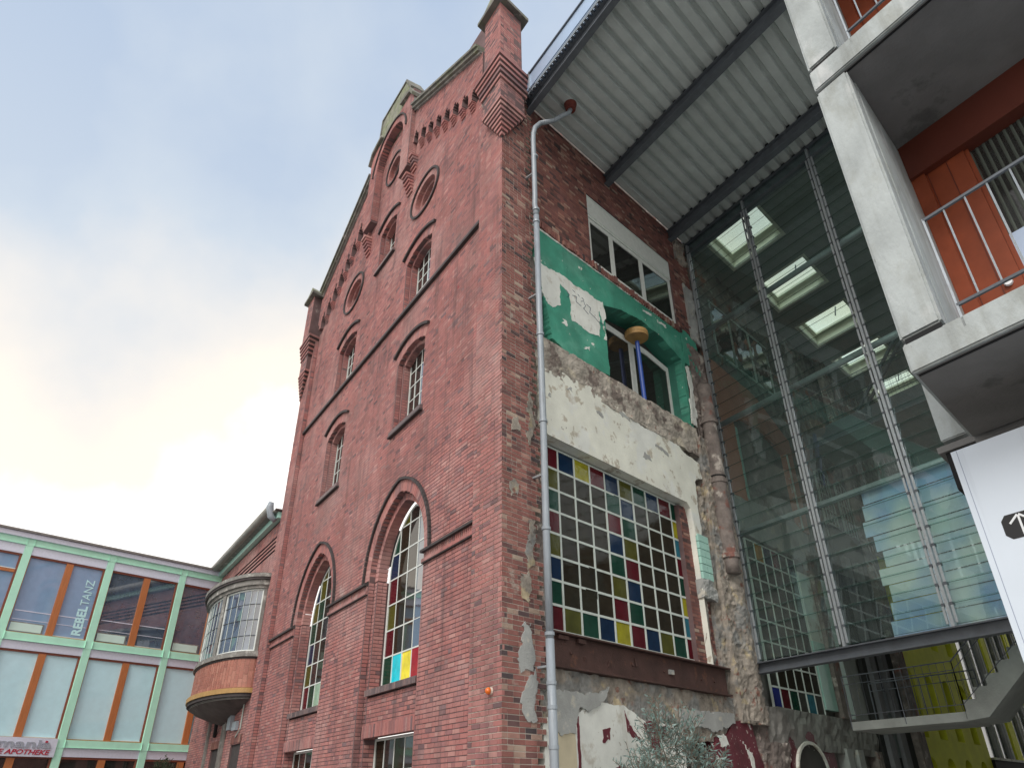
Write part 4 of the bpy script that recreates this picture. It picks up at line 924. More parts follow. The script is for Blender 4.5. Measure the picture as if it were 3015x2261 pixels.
# clips beside every mullion
mb = MB().box(FGl, -.022, .022, .0, .02, 0, .30); mb.v = [tuple(Vector(v)-FGl.org) for v in mb.v]
tmp = mb.build('clip', M_STL); cm = tmp.data; bpy.data.objects.remove(tmp)
mb = MB().box(FGl, -.03, .03, -.02, .06, -.035, .02); mb.v = [tuple(Vector(v)-FGl.org) for v in mb.v]
tmp = mb.build('clip_bolt', M_STD); cb = tmp.data; bpy.data.objects.remove(tmp)
for i, u in enumerate(ML[:4]):
    for s_ in (-1, 1):
        if i == 0 and s_ == 1: continue
        for r_ in range(rows):
            p = FGl.P(u+s_*.085, .045, 4.22+PP*r_+(.0 if s_ < 0 else .0)); inst(cm, 'clip', gws, p)
            inst(cb, 'clip_bolt', gws, FGl.P(u+s_*.075, .0, 4.22+PP*r_+.335))
for z in (7.17, 10.17, 13.15):
    MB().tube([SK.P(.12, GW_V+.22, z), SK.P(-9.2, GW_V+.22, z)], .075, 14).build('tube_rail', M_STL, gws, smooth=True)
bb = MB(); bb.box(FGl, -9.3, .1, -.16, .10, 4.135, 4.16); bb.box(FGl, -9.3, .1, -.12, .10, 3.93, 3.955); bb.box(FGl, -9.3, .1, -.03, .0, 3.956, 4.134); bb.build('bottom_beam', M_STD, gws, fix=False)

# ================================================================== passage behind the glass
pw = thing('passage_wall', 'old patched mill wall inside the glazed passage with arched and gridded windows', 'wall', FB.P(8.2, 0, 0))
rough(FB, 8.12, 18.0, 7.75, 16.35, -.12, .05, mat('dim_masonry', (.19, .18, .165), .95, .25, 3, .6, 20, col2=[((.28, .13, .09), 1.1, .56, .62), ((.34, .34, .30), 1.7, .60, .66), ((.10, .085, .08), .9, .58, .66)]), pw, 'masonry', cell=.14, seed=40, shape=lambda u, z: not (9.2 < u < 12.5 and 8.3 < z < 10.9))  # masonry colour darkened to make the passage dim
skin(FB, [(8.2, 7.3), (12.2, 7.3), (12.6, 6.6), (12.8, 8.2), (12, 8.4), (8.3, 8.4)], -.04, .1, M_GREY, pw, 'render', .05, .12, 91.)
# salmon arch window
skin(FB, [(8.3, 8.3), (9.25, 8.3), (9.25, 10.75), (10.1, 10.98), (10.9, 11.02), (11.7, 10.95), (12.5, 10.72), (12.5, 8.3), (13.0, 8.3), (13.0, 11.3), (11, 12.2), (8.3, 12.4)], -.03, .1, M_PINK, pw, 'salmon_render', .03, .12, 92.)
mb = MB(); ar = [(9.25, 10.75), (10.1, 10.98), (10.9, 11.02), (11.7, 10.95), (12.5, 10.72)]
for i in range(4): mb.poly([FB.P(ar[i][0], -.03, ar[i][1]), FB.P(ar[i+1][0], -.03, ar[i+1][1]), FB.P(ar[i+1][0], -.6, ar[i+1][1]), FB.P(ar[i][0], -.6, ar[i][1])])
mb.poly([FB.P(12.5, -.03, 8.3), FB.P(12.5, -.03, 10.72), FB.P(12.5, -.6, 10.72), FB.P(12.5, -.6, 8.3)]); mb.build('window_reveal', M_PINK, pw, fix=False)
window(FB, [(9.25, 8.3), (13, 8.3), (13, 10.6), (12.2, 10.75), (9.25, 10.75)], -.5, [9.25, 10.4, 11.4, 13], [8.3, 11], lambda c_, r_: G_DK, pw, fw=.1, bw=.14, mfr=M_FRMG)
MB().box(FB, 9.4, 9.6, -.2, -.12, 8.4, 10.6).build('light_strip', M_TEAL, pw); MB().box(FB, 12.5, 12.62, -.1, -.02, 8.3, 10.7).build('light_strip', M_CREAM, pw)
window(FB, [(9.2, 12.9), (13, 12.9), (13, 14.9), (9.2, 14.9)], -.1, [9.2, 10.4, 11.7, 13], [12.9, 14.9], lambda c_, r_: G_DK, pw, fw=.08, bw=.14, mfr=M_FRMG)
for v_ in (14.6, 16.2): window(FB, [(v_, 8.6), (v_+1.1, 8.6), (v_+1.1, 10.8), (v_+.55, 11.05), (v_, 10.8)], -.02, lin(v_, v_+1.1, 4), lin(8.6, 11.1, 5), lambda c_, r_: G_DK, pw, fw=.07, bw=.04, mfr=M_FRMG)
# second mosaic window
R2 = ["gnbrdboo", "kkkkkkko", "kkkkkkkr", "kkkkkkkg", "kkkkkkkr", "kkkkkkog", "dkkkkkkg", "BrgdtdrR"]
v0_, pv_ = 8.72, .462
window(FB, [(v0_, 3.27), (v0_+pv_*6, 3.27), (v0_+pv_*6, 7.2), (v0_, 7.2)], -.06, lin(v0_, v0_+pv_*6, 6), lin(3.27, 7.2, 8), lambda c_, r_: GC[R2[r_][c_]], pw, name='mosaic_window', fw=.03, bw=.04, mfr=M_WHTD, depth=.05)
MB().box(FB, 11.55, 12.3, -.15, -.05, 5.1, 6.9).build('cream_pilaster', M_CREAM, pw); MB().box(FB, 11.55, 12.28, -.16, -.04, 3.45, 5.09).build('teal_pilaster', M_TEAL, pw)
MB().box(FB, 12.35, 12.8, -.3, .05, 3.3, 7.6).build('pier', M_RGHD, pw); MB().box(FB, 13.1, 13.5, -.2, -.1, 3.3, 7.0).build('teal_pilaster', M_TEAL, pw); MB().box(FB, 13.6, 14.5, -.2, -.12, 3.3, 7.2).build('grey_panel', M_GREY, pw)
MB().box(FB, 8.1, 18.0, -.5, -.2, 0, 16.3).build('wall_core', mat('dim_plaster', (.20, .20, .185), .95, .2, 1.5, .4, 20, col2=[((.33, .33, .30), 1.2, .56, .64)]), pw)  # passage dimness put into the plaster colour
rough(FB, 8.15, 14.5, 2.5, 3.3, .0, .05, mat('dim_render', (.24, .235, .22), .95, .2, 3, .5, 20), pw, 'masonry', cell=.12, seed=44)  # render darkened for the dim passage
rough(FB, 8.15, 8.9, 0, 2.6, .02, .05, M_RGHD, pw, 'masonry', cell=.08, seed=45)
ad_ = [(9.2+1.55*(1-math.cos(t))/2*1.0, 2.0+.62*math.sin(t)) for t in [math.pi*i/14 for i in range(15)]]
skin(FB, [(8.9, 0), (11.5, 0), (11.4, 2.6), (10.2, 2.9), (9.0, 2.7)], -.02, .1, M_MAR, pw, 'maroon_render', .04, .08, 95., keep=(0,))
MB().prism(FB, [(9.25, 0), (10.75, 0)]+ad_[::-1], -.02, .0).build('door', M_DIN, pw)
mb = MB()
for i in range(14):
    a_, b_ = ad_[i], ad_[i+1]; cc = (9.975, 1.9)
    f_ = lambda p, s_: (cc[0]+(p[0]-cc[0])*s_, cc[1]+(p[1]-cc[1])*s_)
    mb.prism(FB, [a_, b_, f_(b_, 1.09), f_(a_, 1.09)], -.02, .04)
mb.box(FB, 10.75, 10.83, -.02, .04, 0, 2.0); mb.build('door_trim', M_CREAM, pw)
for v_ in (12.0, 12.7, 14.0): MB().box(FB, v_, v_+.35, -.2, .06, 0, 2.6).build('pilaster', M_GREY if v_ < 14 else M_RGHD, pw)
MB().box(FB, 14.6, 17.9, -.1, .02, 0, 9).build('dark_render', mat('near_black_render', (.03, .03, .03), .95, .2, 2, .2, 20), pw)  # very dark render behind the pilasters
for v_ in (14.9, 15.9): MB().box(FB, v_, v_+.45, .02, .14, .0, 8).build('pilaster', mat('lilac_grey_render', (.15, .15, .16), .95, .2, 2, .2, 20), pw)
MB().box(FB, 17.2, 17.9, .02, .2, 0, 16.3).build('pier', M_RGHD, pw)
MB().box(FB, 15.4, 15.85, .03, .05, 2.5, 4.2).build('grey_door', mat('grey_door_paint', (.14, .17, .17), .5, .05, 3, 0), pw)
# yellow wing at the far end
yl = thing('yellow_wing', 'yellow rendered wing with rows of small arched windows beyond the passage stair', 'building', FB.P(21, 0, 0))
Wn = []
for row, (zb, zt) in enumerate(((.55, 2.62), (3.15, 5.12), (6.1, 8.05))):
    for v_ in (18.6, 20.5, 22.4, 24.3):
        Wn.append((v_-.40, v_+.40, zb, zt))
FY = Fr(FB.P(0, 0, 0), B, NB)
def ycols():
    mb = MB(); vs = [17.9]+sorted(set([w_[0] for w_ in Wn]+[w_[1] for w_ in Wn]))+[25.5]
    for i in range(len(vs)-1):
        a_, b_ = vs[i], vs[i+1]; ws = [w_ for w_ in Wn if abs(w_[0]-a_) < 1e-6]
        if not ws: mb.box(FY, a_, b_, -.4, 0, 0, 8.9); continue
        z = 0
        for w_ in sorted(ws, key=lambda q_: q_[2]):
            mb.box(FY, a_, b_, -.4, 0, z, w_[2])
            # arched head: fill spandrels
            n_ = 8; c_ = (a_+b_)/2; r_ = (b_-a_)/2; zs = w_[3]-r_*.8
            for s_ in range(n_):
                t0, t1 = math.pi*s_/n_, math.pi*(s_+1)/n_
                p0 = (c_-r_*math.cos(t0), zs+r_*.8*math.sin(t0)); p1 = (c_-r_*math.cos(t1), zs+r_*.8*math.sin(t1))
                mb.prism(FY, [p0, p1, (p1[0], w_[3]+.05), (p0[0], w_[3]+.05)], -.4, 0)
            z = w_[3]+.05
        mb.box(FY, a_, b_, -.4, 0, z, 8.9)
    return mb.build('wall', M_YEL, yl, fix=False)
ycols()
MB().box(FY, 17.9, 25.5, -.4, -.05, 8.9, 16.3).build('upper_wall', M_RGHD, yl)
for k_ in range(7): MB().box(FY, 18.2+k_*1.05, 18.75+k_*1.05, -.049, -.02, 9.7, 11.6).build('upper_window', G_DK, yl)
MB().box(FY, 17.9, 25.5, -.05, .12, 8.8, 9.1).build('cornice', M_CONS, yl)
for a_, b_, zb, zt in Wn:
    wd = MB().box(FY, a_, b_, -.36, -.30, zb, zt).build('window', M_DIN, yl)
    MB().box(FY, a_+.38, b_-.38, -.3, -.27, zb, zt).build('glazing_bar', M_FRMG, wd)
# grey curtain-wall beyond
cw = thing('grey_curtain_wall', 'grey glazed facade with pale mullions and yellow piers at the far end of the passage', 'building', FB.P(30, 0, 0))
MB().box(FB, 25.5, 45, -.5, -.2, 0, 16.3).build('wall', mat('green_grey_panel', (.20, .23, .20), .6, .1, 1, 0), cw)
v_ = 25.8
i = 0
while v_ < 44:
    MB().box(FB, v_, v_+1.1, -.2, -.12, 2.75, 16).build('window', mat('grey_green_glass', (.10, .13, .12), .15, .05, 1, 0), cw)
    MB().box(FB, v_+1.15, v_+1.55, -.2, -.02, 2.75, 16).build('mullion', M_GREY, cw); MB().box(FB, v_+1.56, v_+1.66, -.2, .02, 2.6, 16).build('mullion', M_CREAM, cw)
    if i % 2 == 1: MB().box(FB, v_+2.0, v_+2.9, -.2, .05, 0, 8.8).build('yellow_pier', M_YEL, cw)
    v_ += 1.75 if i % 2 == 0 else 3.1; i += 1
MB().box(FB, 25.5, 45, -.2, .1, 2.45, 2.7).build('sill_band', M_BLK, cw); MB().box(FB, 25.6, 45, -.2, .15, 2.7, 2.78).build('sill_band', M_CREAM, cw)
# right side and far end of the passage
pe = thing('passage_end_wall', 'plain grey wall on the far right side of the passage', 'wall', SK.P(-9.6, 20, 0))
MB().box(Fr(SK.P(-9.6, 0, 0), B, NB), 9, 45, 0, .3, 0, 16.3).build('wall', M_GREY, pe)
# concrete stair with railings behind the beam
st = thing('concrete_stair', 'concrete stair and landing with thin dark railings below the glass wall', 'stairs', SK.P(-2.5, 9, 0))
FS = Fr(O+B*9, A, B)
MB().box(FS, -3.97, -1.62, 0, 1.6, 2.745, 2.90).build('landing', M_CONS, st)
mb = MB()
ns = 11; su, sz = .255, .19
for i in range(ns):
    u1 = -3.97-su*i; z0 = 2.90+sz*i
    MB().box(FS, u1-su, u1, 0.002*i, 1.4, z0-.03, z0+sz).build('step', M_CONS, st)
MB().prism(FS, [(-3.97, 2.75), (-3.97, 2.90), (-3.97-su*ns, 2.90+sz*ns), (-3.97-su*ns, 2.66+sz*ns), (-4.35, 2.78)], -.02, 1.42).build('string', M_CONS, st)
def rail(pts, posts, h, par, m=M_STD, nb=0, infill=(.12,)):
    for hh, r_ in ((h, .013), (h*.82, .008), (.12, .008)):
        MB().tube([p+Z*hh for p in pts], r_, 6).build('handrail', m, par)
    for i in range(len(pts)-1):
        n_ = max(1, int((pts[i+1]-pts[i]).length/.14))
        for k_ in range(n_+1):
            p = pts[i].lerp(pts[i+1], k_/n_)
            main = k_ in (0, n_//2, n_)
            MB().bar(p-Z*(.12 if main else -.12), p+Z*h, .015 if main else .006).build('baluster', m, par)
rail([SK.P(-1.62, 9.0, 2.9), SK.P(-3.97, 9.0, 2.9), SK.P(-3.97-su*ns, 9.0, 2.9+sz*ns)], None, .86, st)
rail([SK.P(-1.62, 10.5, 2.9), SK.P(-3.97, 10.5, 2.9)], None, .86, st)
MB().box(FS, -6.9, -6.75, -.1, 1.5, 0, 16).build('stair_wall', M_COND, st)
# upper walkways
for n_, (v_, z_, u0, u1, lab) in enumerate(((9.5, 9.45, -8.6, -1.98, 'upper'), (12.2, 5.9, -9, -3.6, 'lower'), (16.0, 12.4, -9, -1.0, 'far'))):
    wk = thing('walkway', {'upper': 'near middle walkway with dark edge and mesh railing just behind the glass louvres', 'lower': 'lowest concrete walkway behind the right end of the glass louvres', 'far': 'far high walkway deep in the passage close under the rooflights'}[lab], 'walkway', SK.P(u0, v_, z_), 'walkways in the passage')
    MB().box(FT(v_), u0, u1, 0, 2.0, z_-.3, z_).build('slab', M_CONS, wk)
    MB().box(FT(v_-.03), u0, u1, -.0, .03, z_-.42, z_+.02).build('edge_beam', M_STD, wk)
    rail([SK.P(u1, v_, z_), SK.P(u0, v_, z_)], None, 1.0, wk)
    if lab == 'upper': 
        for s_ in (0, 1): MB().bar(SK.P(-3.2, v_+.3+s_*.3, 9.5), SK.P(-6.4, v_+.3+s_*.3, 12.6), .06).build('brace', M_STD, wk)

# ================================================================== concrete balcony block on the right
cb_ = thing('concrete_balcony_block', 'concrete apartment block with stacked balconies, slanting up the right edge', 'building', SK.P(-9, -.4, 0))
VF = -1.1; FC = FV(VF); FD = Fr(O+B*VF, A, B)
def edgebevel(o_, w=.012):
    bm = bmesh.new(); bm.from_mesh(o_.data); bmesh.ops.bevel(bm, geom=bm.edges[:], offset=w, segments=2, affect='EDGES'); bm.to_mesh(o_.data); bm.free(); return o_
UE = -14.0
for zt, th in ((4.37, .235), (7.395, .255), (10.42, .255), (13.4, .25)):
    sl = edgebevel(MB().box(FD, UE, -6.955, 0, 1.43, zt-th, zt).build('balcony_slab', M_CON, cb_))
    MB().box(FD, UE, -6.98, .04, 1.42, zt-th-.004, zt-th-.001).build('soffit_shade', M_COND, cb_)  # thin dark sheet paints the shade under the slab
    MB().box(FD, UE, -6.99, .055, .075, zt-th-.012, zt-th-.004).build('drip_groove', M_BLK, cb_)
for z0, z1 in ((4.385, 7.10), (7.405, 10.13), (10.43, 13.1)):
    edgebevel(MB().box(FD, -7.262, -6.955, .0, .22, z0+.02, z1).build('column', M_CON, cb_), .02)
    MB().box(FD, -7.25, -6.985, .01, .2, z0-.02, z0+.02).build('column_joint', M_BLK, cb_)
    edgebevel(MB().box(FD, -7.268, -7.0, .20, 1.43, z0-.01, z1+.03).build('fin_wall', M_CON, cb_))
    # back wall
    MB().box(FD, -7.76, -7.27, 1.38, 1.46, z0-.01, z1-.1).build('orange_panel', M_ORP, cb_)
    for uj in (-7.34, -7.42, -7.60): MB().box(FD, uj-.004, uj+.004, 1.372, 1.38, z0, z1-.1).build('panel_joint', M_ORPD, cb_)
    MB().box(FD, -7.40, -7.27, 1.34, 1.379, z0, z1-.12).build('corner_post', M_ORP, cb_)
    MB().box(FD, UE, -7.27, 1.30, 1.46, z0+2.33, z0+2.75).build('header', M_ORPD, cb_)
    wd = MB().box(FD, UE, -7.762, 1.46, 1.5, z0-.01, z0+2.33).build('window', G_DK, cb_)
    # curtain folds
    mb = MB(); u = -7.80; k_ = 0
    while u > -9.6:
        mb.poly([SK.P(u, VF+1.455+.012*(k_ % 2), z0+1.3), SK.P(u-.03, VF+1.455+.012*((k_+1) % 2), z0+1.3), SK.P(u-.03, VF+1.455+.012*((k_+1) % 2), z0+2.33), SK.P(u, VF+1.455+.012*(k_ % 2), z0+2.33)]); u -= .03; k_ += 1
    mb.build('curtain', M_CURT, wd, fix=False)
    MB().box(FD, UE, -7.765, 1.42, 1.455, z0+.05, z0+1.30).build('balustrade_panel', mat('blue_white_panel', (.55, .66, .85), .25, .04, 2, 0), wd)
    MB().box(FD, -7.80, -7.762, 1.40, 1.50, z0, z0+2.33).build('window_jamb', M_ORP, wd)
    MB().tube([SK.P(-7.655, VF+1.37, z0+.86), SK.P(-7.655, VF+1.35, z0+.86)], [.035, .03], 14).build('wall_light', M_SGW, cb_)
    rl = MB().box(FD, UE, -7.38, .0, .022, z0+.83, z0+.85).build('handrail', M_STD, cb_)
    MB().box(FD, UE, -7.38, .0, .022, z0+.065, z0+.085).build('bottom_rail', M_STD, cb_)
    MB().box(FD, -7.39, -7.375, .0, .022, z0-.1, z0+.85).build('rail_post', M_STL, cb_)
    u = -7.53
    while u > -9.7:
        MB().bar(SK.P(u, VF+.011, z0+.086), SK.P(u, VF+.011, z0+.83), .009).build('rail_bar', M_STL, cb_); u -= .1505
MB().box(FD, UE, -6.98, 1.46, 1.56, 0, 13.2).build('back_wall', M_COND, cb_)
# lower column set back, with base plate
edgebevel(MB().box(FT(1.0), -6.86, -6.60, 0, .3, 4.47, 7.4).build('rear_column', M_CON, cb_))
MB().box(FT(.98), -6.9, -6.545, 0, .5, 4.36, 4.42).build('base_plate', M_COND, cb_); MB().box(FT(1.02), -6.95, -6.60, 0, .5, 4.0, 4.36).build('underside_shade_block', M_BLK, cb_)  # black block below the plate paints its dark underside
# white sign board
sg = thing('white_sign_board', 'white enamel wall sign with black arrow badge under the concrete balcony', 'sign', SK.P(-7.5, -.4, 0))
FSn = FV(-.4)
MB().box(FSn, -9.5, -6.9, -.04, 0, .8, 3.782).build('board', M_SGN, sg)
MB().box(FSn, -6.944, -6.94, 0, .0015, .8, 3.78).build('fold', mat('grey_fold', (.3, .34, .45), .4, 0, 1, 0), sg)
oc_ = [(-7.063, 3.105), (-7.063, 3.20), (-7.095, 3.235), (-7.30, 3.235), (-7.335, 3.20), (-7.335, 3.105), (-7.30, 3.07), (-7.10, 3.07)]
MB().prism(FSn, oc_, 0, .002).build('badge', M_SGB, sg)
ar_ = MB(); tip = (-7.178, 3.222)
def ln(p, q_, w_):
    dx, dz = q_[0]-p[0], q_[1]-p[1]; l_ = math.hypot(dx, dz); nx, nz_ = -dz/l_*w_/2, dx/l_*w_/2
    ar_.prism(FSn, [(p[0]+nx, p[1]+nz_), (q_[0]+nx, q_[1]+nz_), (q_[0]-nx, q_[1]-nz_), (p[0]-nx, p[1]-nz_)], .002, .004+random.random()*.0005)
ln((-7.178, 3.215), (-7.178, 3.085), .014); ln((-7.174, 3.222), (-7.113, 3.172), .014); ln((-7.182, 3.222), (-7.243, 3.172), .014)
ar_.build('arrow', M_SGW, sg)
MB().box(FSn, -7.3, -7.145, 0, .002, 2.983, 2.997).build('letter_stroke', M_SGB, sg)

# ================================================================== low brick wing with the curved bay
wing = thing('low_brick_wing', 'low brick wing with rounded glazed bay between the mill and the green framed block', 'building', FA.P(19, -.1, 0))
WO = -.1; ZE = 9.95
mw = MB()
WWIN = [(18.06, 19.29, .3, 3.10), (15.25, 16.52, .3, 3.13)]
GRV = [9.42, 9.25, 9.09, 8.93]
def in_wing(u, z):
    m = (u > 14.47) & (u < 23.5) & (z < ZE)
    for a_, b_, z0, z1 in WWIN: m &= ~((u > a_) & (u < b_) & (z > z0) & (z < z1))
    for gz in GRV:
        if abs(z-gz) < CH/2: m &= ~((u > 15.0) & (u < 22.8))
    if 3.3 < z < 4.3: m &= ~((u > 17.4) & (u < 17.55)) & ~((u > 17.75) & (u < 17.9)) & ~((u > 20.1) & (u < 20.25))
    return m
courses(FA, 'w', in_wing, (14.4, 23.6), (0, ZE), WO, seed=50, mort=mw, back=.2)
mw.build('wall', M_MO, wing, fix=False); MB().box(FA, 14.47, 23.5, WO-.45, WO-.06, 0, ZE).build('wall_core', M_DKST, wing)
for gz in GRV: MB().box(FA, 15.0, 22.8, WO-.08, WO-.05, gz-.04, gz+.04).build('groove', M_DKST, wing)
for (a_, b_, z0, z1) in WWIN:
    MB().box(FA, a_, b_, WO-.4, WO-.3, z0, z1).build('window_back', M_DIN, wing)
    window(FA, [(a_+.05, z0), (b_-.05, z0), (b_-.05, z1-.06), (a_+.05, z1-.06)], WO-.12, [a_, (a_+b_)/2, b_], [z0, 1.4, z1], lambda c_, r_: G_SKY if c_ else G_DK, wing, fw=.11, bw=.1, mfr=mat('white_upvc', (.8, .83, .86), .4, .02, 2, 0))
    mb = MB(); u = a_-.05
    while u < b_: MB().box(FA, u+.004, u+.07, WO-.1, WO+.02, z1, z1+.23).build('lintel_brick', M_BRD, wing); u += .0745
# ornaments on the wing
MB().box(FA, 16.6, 17.0, WO, WO+.12, 3.55, 4.1).build('cable_box', M_LEAD, wing); MB().box(FA, 15.9, 16.4, WO, WO+.09, 3.5, 3.75).build('cable_box', M_LEAD, wing)
MB().tube([FA.P(18.9, WO+.05, 3.5), FA.P(18.1, WO+.22, 4.05)], .06, 8).build('bracket_lamp', M_BLK, wing)
for u in (17.45, 17.62, 17.8, 19.9, 20.05): MB().box(FA, u, u+.07, WO, WO+.07, .5, 4.4).build('pilaster_strip', M_RSTONE, wing)
MB().tube([FA.P(15.5, WO+.03, 4.2), FA.P(15.5, WO+.03, 3.5), FA.P(15.9, WO+.04, 3.3)], .02, 6).build('cable', M_FRMG, wing)
# eaves
MB().box(FA, 14.6, 23.5, WO, WO+.18, 9.96, 10.16).build('fascia_board', M_TEAL, wing)
MB().box(FA, 14.6, 23.5, WO, WO+.35, 10.165, 10.19).build('eaves_soffit', M_RSTONE, wing)
MB().tube([FA.P(14.95, WO+.42, 10.30), FA.P(23.55, WO+.42, 10.28)], .14, 16).build('gutter', mat('old_zinc', (.30, .295, .27), .5, .15, 3, .2, 30, metal=.3), wing, smooth=True)
MB().tube([FA.P(14.80, WO+.42, 10.52), FA.P(14.83, WO+.44, 10.36), FA.P(14.86, WO+.35, 10.05), FA.P(14.80, WO+.2, 9.9)], [.09, .13, .12, .09], 14).build('gutter_hopper', M_LEAD, wing, smooth=True)
MB().prism(FA, [(14.5, 10.2), (23.5, 10.2), (23.5, 10.24), (14.5, 10.24)], -6, WO+.3).build('roof', M_ROOF, wing)
# bay
UC, RU, RO = 18.0, 3.0, 1.1
def bp(t, z, d=0): return FA.P(UC+(RU+d)*math.cos(t), WO+(RO+d)*math.sin(t), z)
def bring(z0, z1, d, m, name, n=48, din=None, t0=0, t1=math.pi):
    mb = MB(); din = d-.3 if din is None else din
    for i in range(n):
        a_, b_ = t0+(t1-t0)*i/n, t0+(t1-t0)*(i+1)/n; k = len(mb.v)
        mb.v += [tuple(bp(a_, z0, d)), tuple(bp(b_, z0, d)), tuple(bp(b_, z1, d)), tuple(bp(a_, z1, d)), tuple(bp(a_, z0, din)), tuple(bp(b_, z0, din)), tuple(bp(b_, z1, din)), tuple(bp(a_, z1, din))]
        mb.f += [(k, k+1, k+2, k+3), (k+4, k+5, k+1, k), (k+3, k+2, k+6, k+7)]
    return mb.build(name, m, bay, fix=False)
bay = MB().tube([bp(1.5, 5.0, -.5), bp(1.5, 5.01, -.5)], .05, 4).build('curved_bay', M_RSTONE, wing)
bring(7.76, 7.92, .10, M_RSTONE, 'cornice'); bring(7.925, 8.0, .17, M_DKST, 'cornice'); bring(8.0, 8.12, .20, M_RSTONE, 'cornice'); bring(7.66, 7.76, .02, M_RSTONE, 'cornice')
MB().poly([bp(math.pi*i/40, 8.125, .2) for i in range(41)]).build('roof', M_ROOF, bay, fix=False)
bring(5.52, 5.60, .10, M_RSTONE, 'sill_ring'); bring(5.60, 5.68, .06, M_RSTONE, 'sill_ring'); bring(5.46, 5.52, .03, M_DKST, 'sill_ring')
bring(4.62, 5.47, .0, M_JNT, 'drum', din=-.2)
# vertical terracotta tiles on the drum
per = []; t = 0
ts = [0]
while ts[-1] < math.pi:
    tt = ts[-1]; sp_ = math.hypot(RU*math.sin(tt), RO*math.cos(tt)); ts.append(tt+.15/sp_)
tm = []
for i in range(len(ts)-1):
    zz = 4.63-(.12 if i % 2 else 0)
    while zz < 5.46:
        z0, z1 = max(zz, 4.63), min(zz+.228, 5.46); zz += .245
        if z1-z0 < .04: continue
        mb = MB(); g_ = (ts[i+1]-ts[i])*.07
        c_ = [bp(ts[i]+g_, z0, .012), bp(ts[i+1]-g_, z0, .012), bp(ts[i+1]-g_, z1, .012), bp(ts[i]+g_, z1, .012)]; d_ = [bp(ts[i]+g_, z0, -.01), bp(ts[i+1]-g_, z0, -.01), bp(ts[i+1]-g_, z1, -.01), bp(ts[i]+g_, z1, -.01)]
        mb.v = [tuple(p) for p in c_+d_]; mb.f = [(0, 1, 2, 3), (0, 1, 5, 4), (1, 2, 6, 5), (2, 3, 7, 6), (3, 0, 4, 7)]; mb.build('tile', M_TCO, bay, fix=False)
bring(4.46, 4.60, .13, M_OCH, 'ochre_ring', din=-.1); bring(4.36, 4.455, .08, M_DKST, 'ring', din=-.2); bring(4.30, 4.36, -.02, M_RSTONE, 'ring', din=-.3)
mb = MB(); n = 40; tipc = FA.P(18.1, WO+.12, 3.78)
lay = [(0, 4.33, 1.0), (1, 4.15, .80), (2, 3.98, .5), (3, 3.80, .14)]
for k, z, s_ in lay:
    for i in range(n+1):
        t = math.pi*i/n; mb.v.append(tuple(FA.P(UC+RU*s_*math.cos(t), WO+RO*s_*math.sin(t)*(1 if k < 3 else 1.2), z)))
for k in range(3):
    for i in range(n): a_ = k*(n+1)+i; mb.f.append((a_, a_+1, a_+n+2, a_+n+1))
mb.f.append(tuple(3*(n+1)+i for i in range(n+1))); mb.build('underside', mat('dark_patchy_underside', (.10, .085, .08), .9, .25, 2, .4, 20, col2=[((.35, .33, .3), 2, .68, .7)]), bay, fix=False, smooth=True)  # dark underside with a few pale patches
# bay glazing: posts, panes and bars
posts = [0.02, .62, 1.2, 1.27, 1.93, 2.0, 2.6, 3.12]
wz0, wz1 = 5.68, 7.66
for t in (0.05, .95, 2.02, 3.09): 
    mb = MB(); mb.v = [tuple(bp(t+dt, z, d)) for z in (wz0, wz1) for dt, d in ((-.045, 0), (.045, 0), (.045, -.15), (-.045, -.15))]; mb.f = [(0, 1, 5, 4), (1, 2, 6, 5), (3, 0, 4, 7), (2, 3, 7, 6)]; mb.build('post', M_RSTONE, bay)
for (ta, tb, nc) in ((.10, .90, 5), (1.0, 1.97, 7), (2.07, 3.04, 6)):
    wd = MB().tube([bp(ta, wz0, -.08), bp(ta, wz1, -.08)], .03, 6).build('window', M_WHT, wing)
    MB().tube([bp(tb, wz0, -.08), bp(tb, wz1, -.08)], .03, 6).build('frame', M_WHT, wd)
    for k in (0, 1): MB().tube([bp(ta+(tb-ta)*i/12, (wz0+.03, wz1-.03)[k], -.08) for i in range(13)], .03, 6).build('frame', M_WHT, wd)
    for r_ in range(1, 4): MB().tube([bp(ta+(tb-ta)*i/12, wz0+(wz1-wz0)*r_/4, -.075) for i in range(13)], .012, 5).build('glazing_bar', M_STD, wd)
    for c_ in range(nc):
        t0, t1 = ta+(tb-ta)*c_/nc, ta+(tb-ta)*(c_+1)/nc
        if c_: MB().tube([bp(t0, wz0, -.075), bp(t0, wz1, -.075)], .011, 5).build('glazing_bar', M_WHTD, wd)
        for r_ in range(4):
            z0, z1 = wz0+(wz1-wz0)*r_/4, wz0+(wz1-wz0)*(r_+1)/4; d_ = -.085+random.uniform(-.004, .004)
            MB().poly([bp(t0, z0, d_), bp(t1, z0, -.085), bp(t1, z1, d_), bp(t0, z1, -.085+random.uniform(-.004, .004))]).build('pane', G_SKY, wd, fix=False)
bring(5.65, 7.7, -.35, M_DIN, 'room', din=-.5)

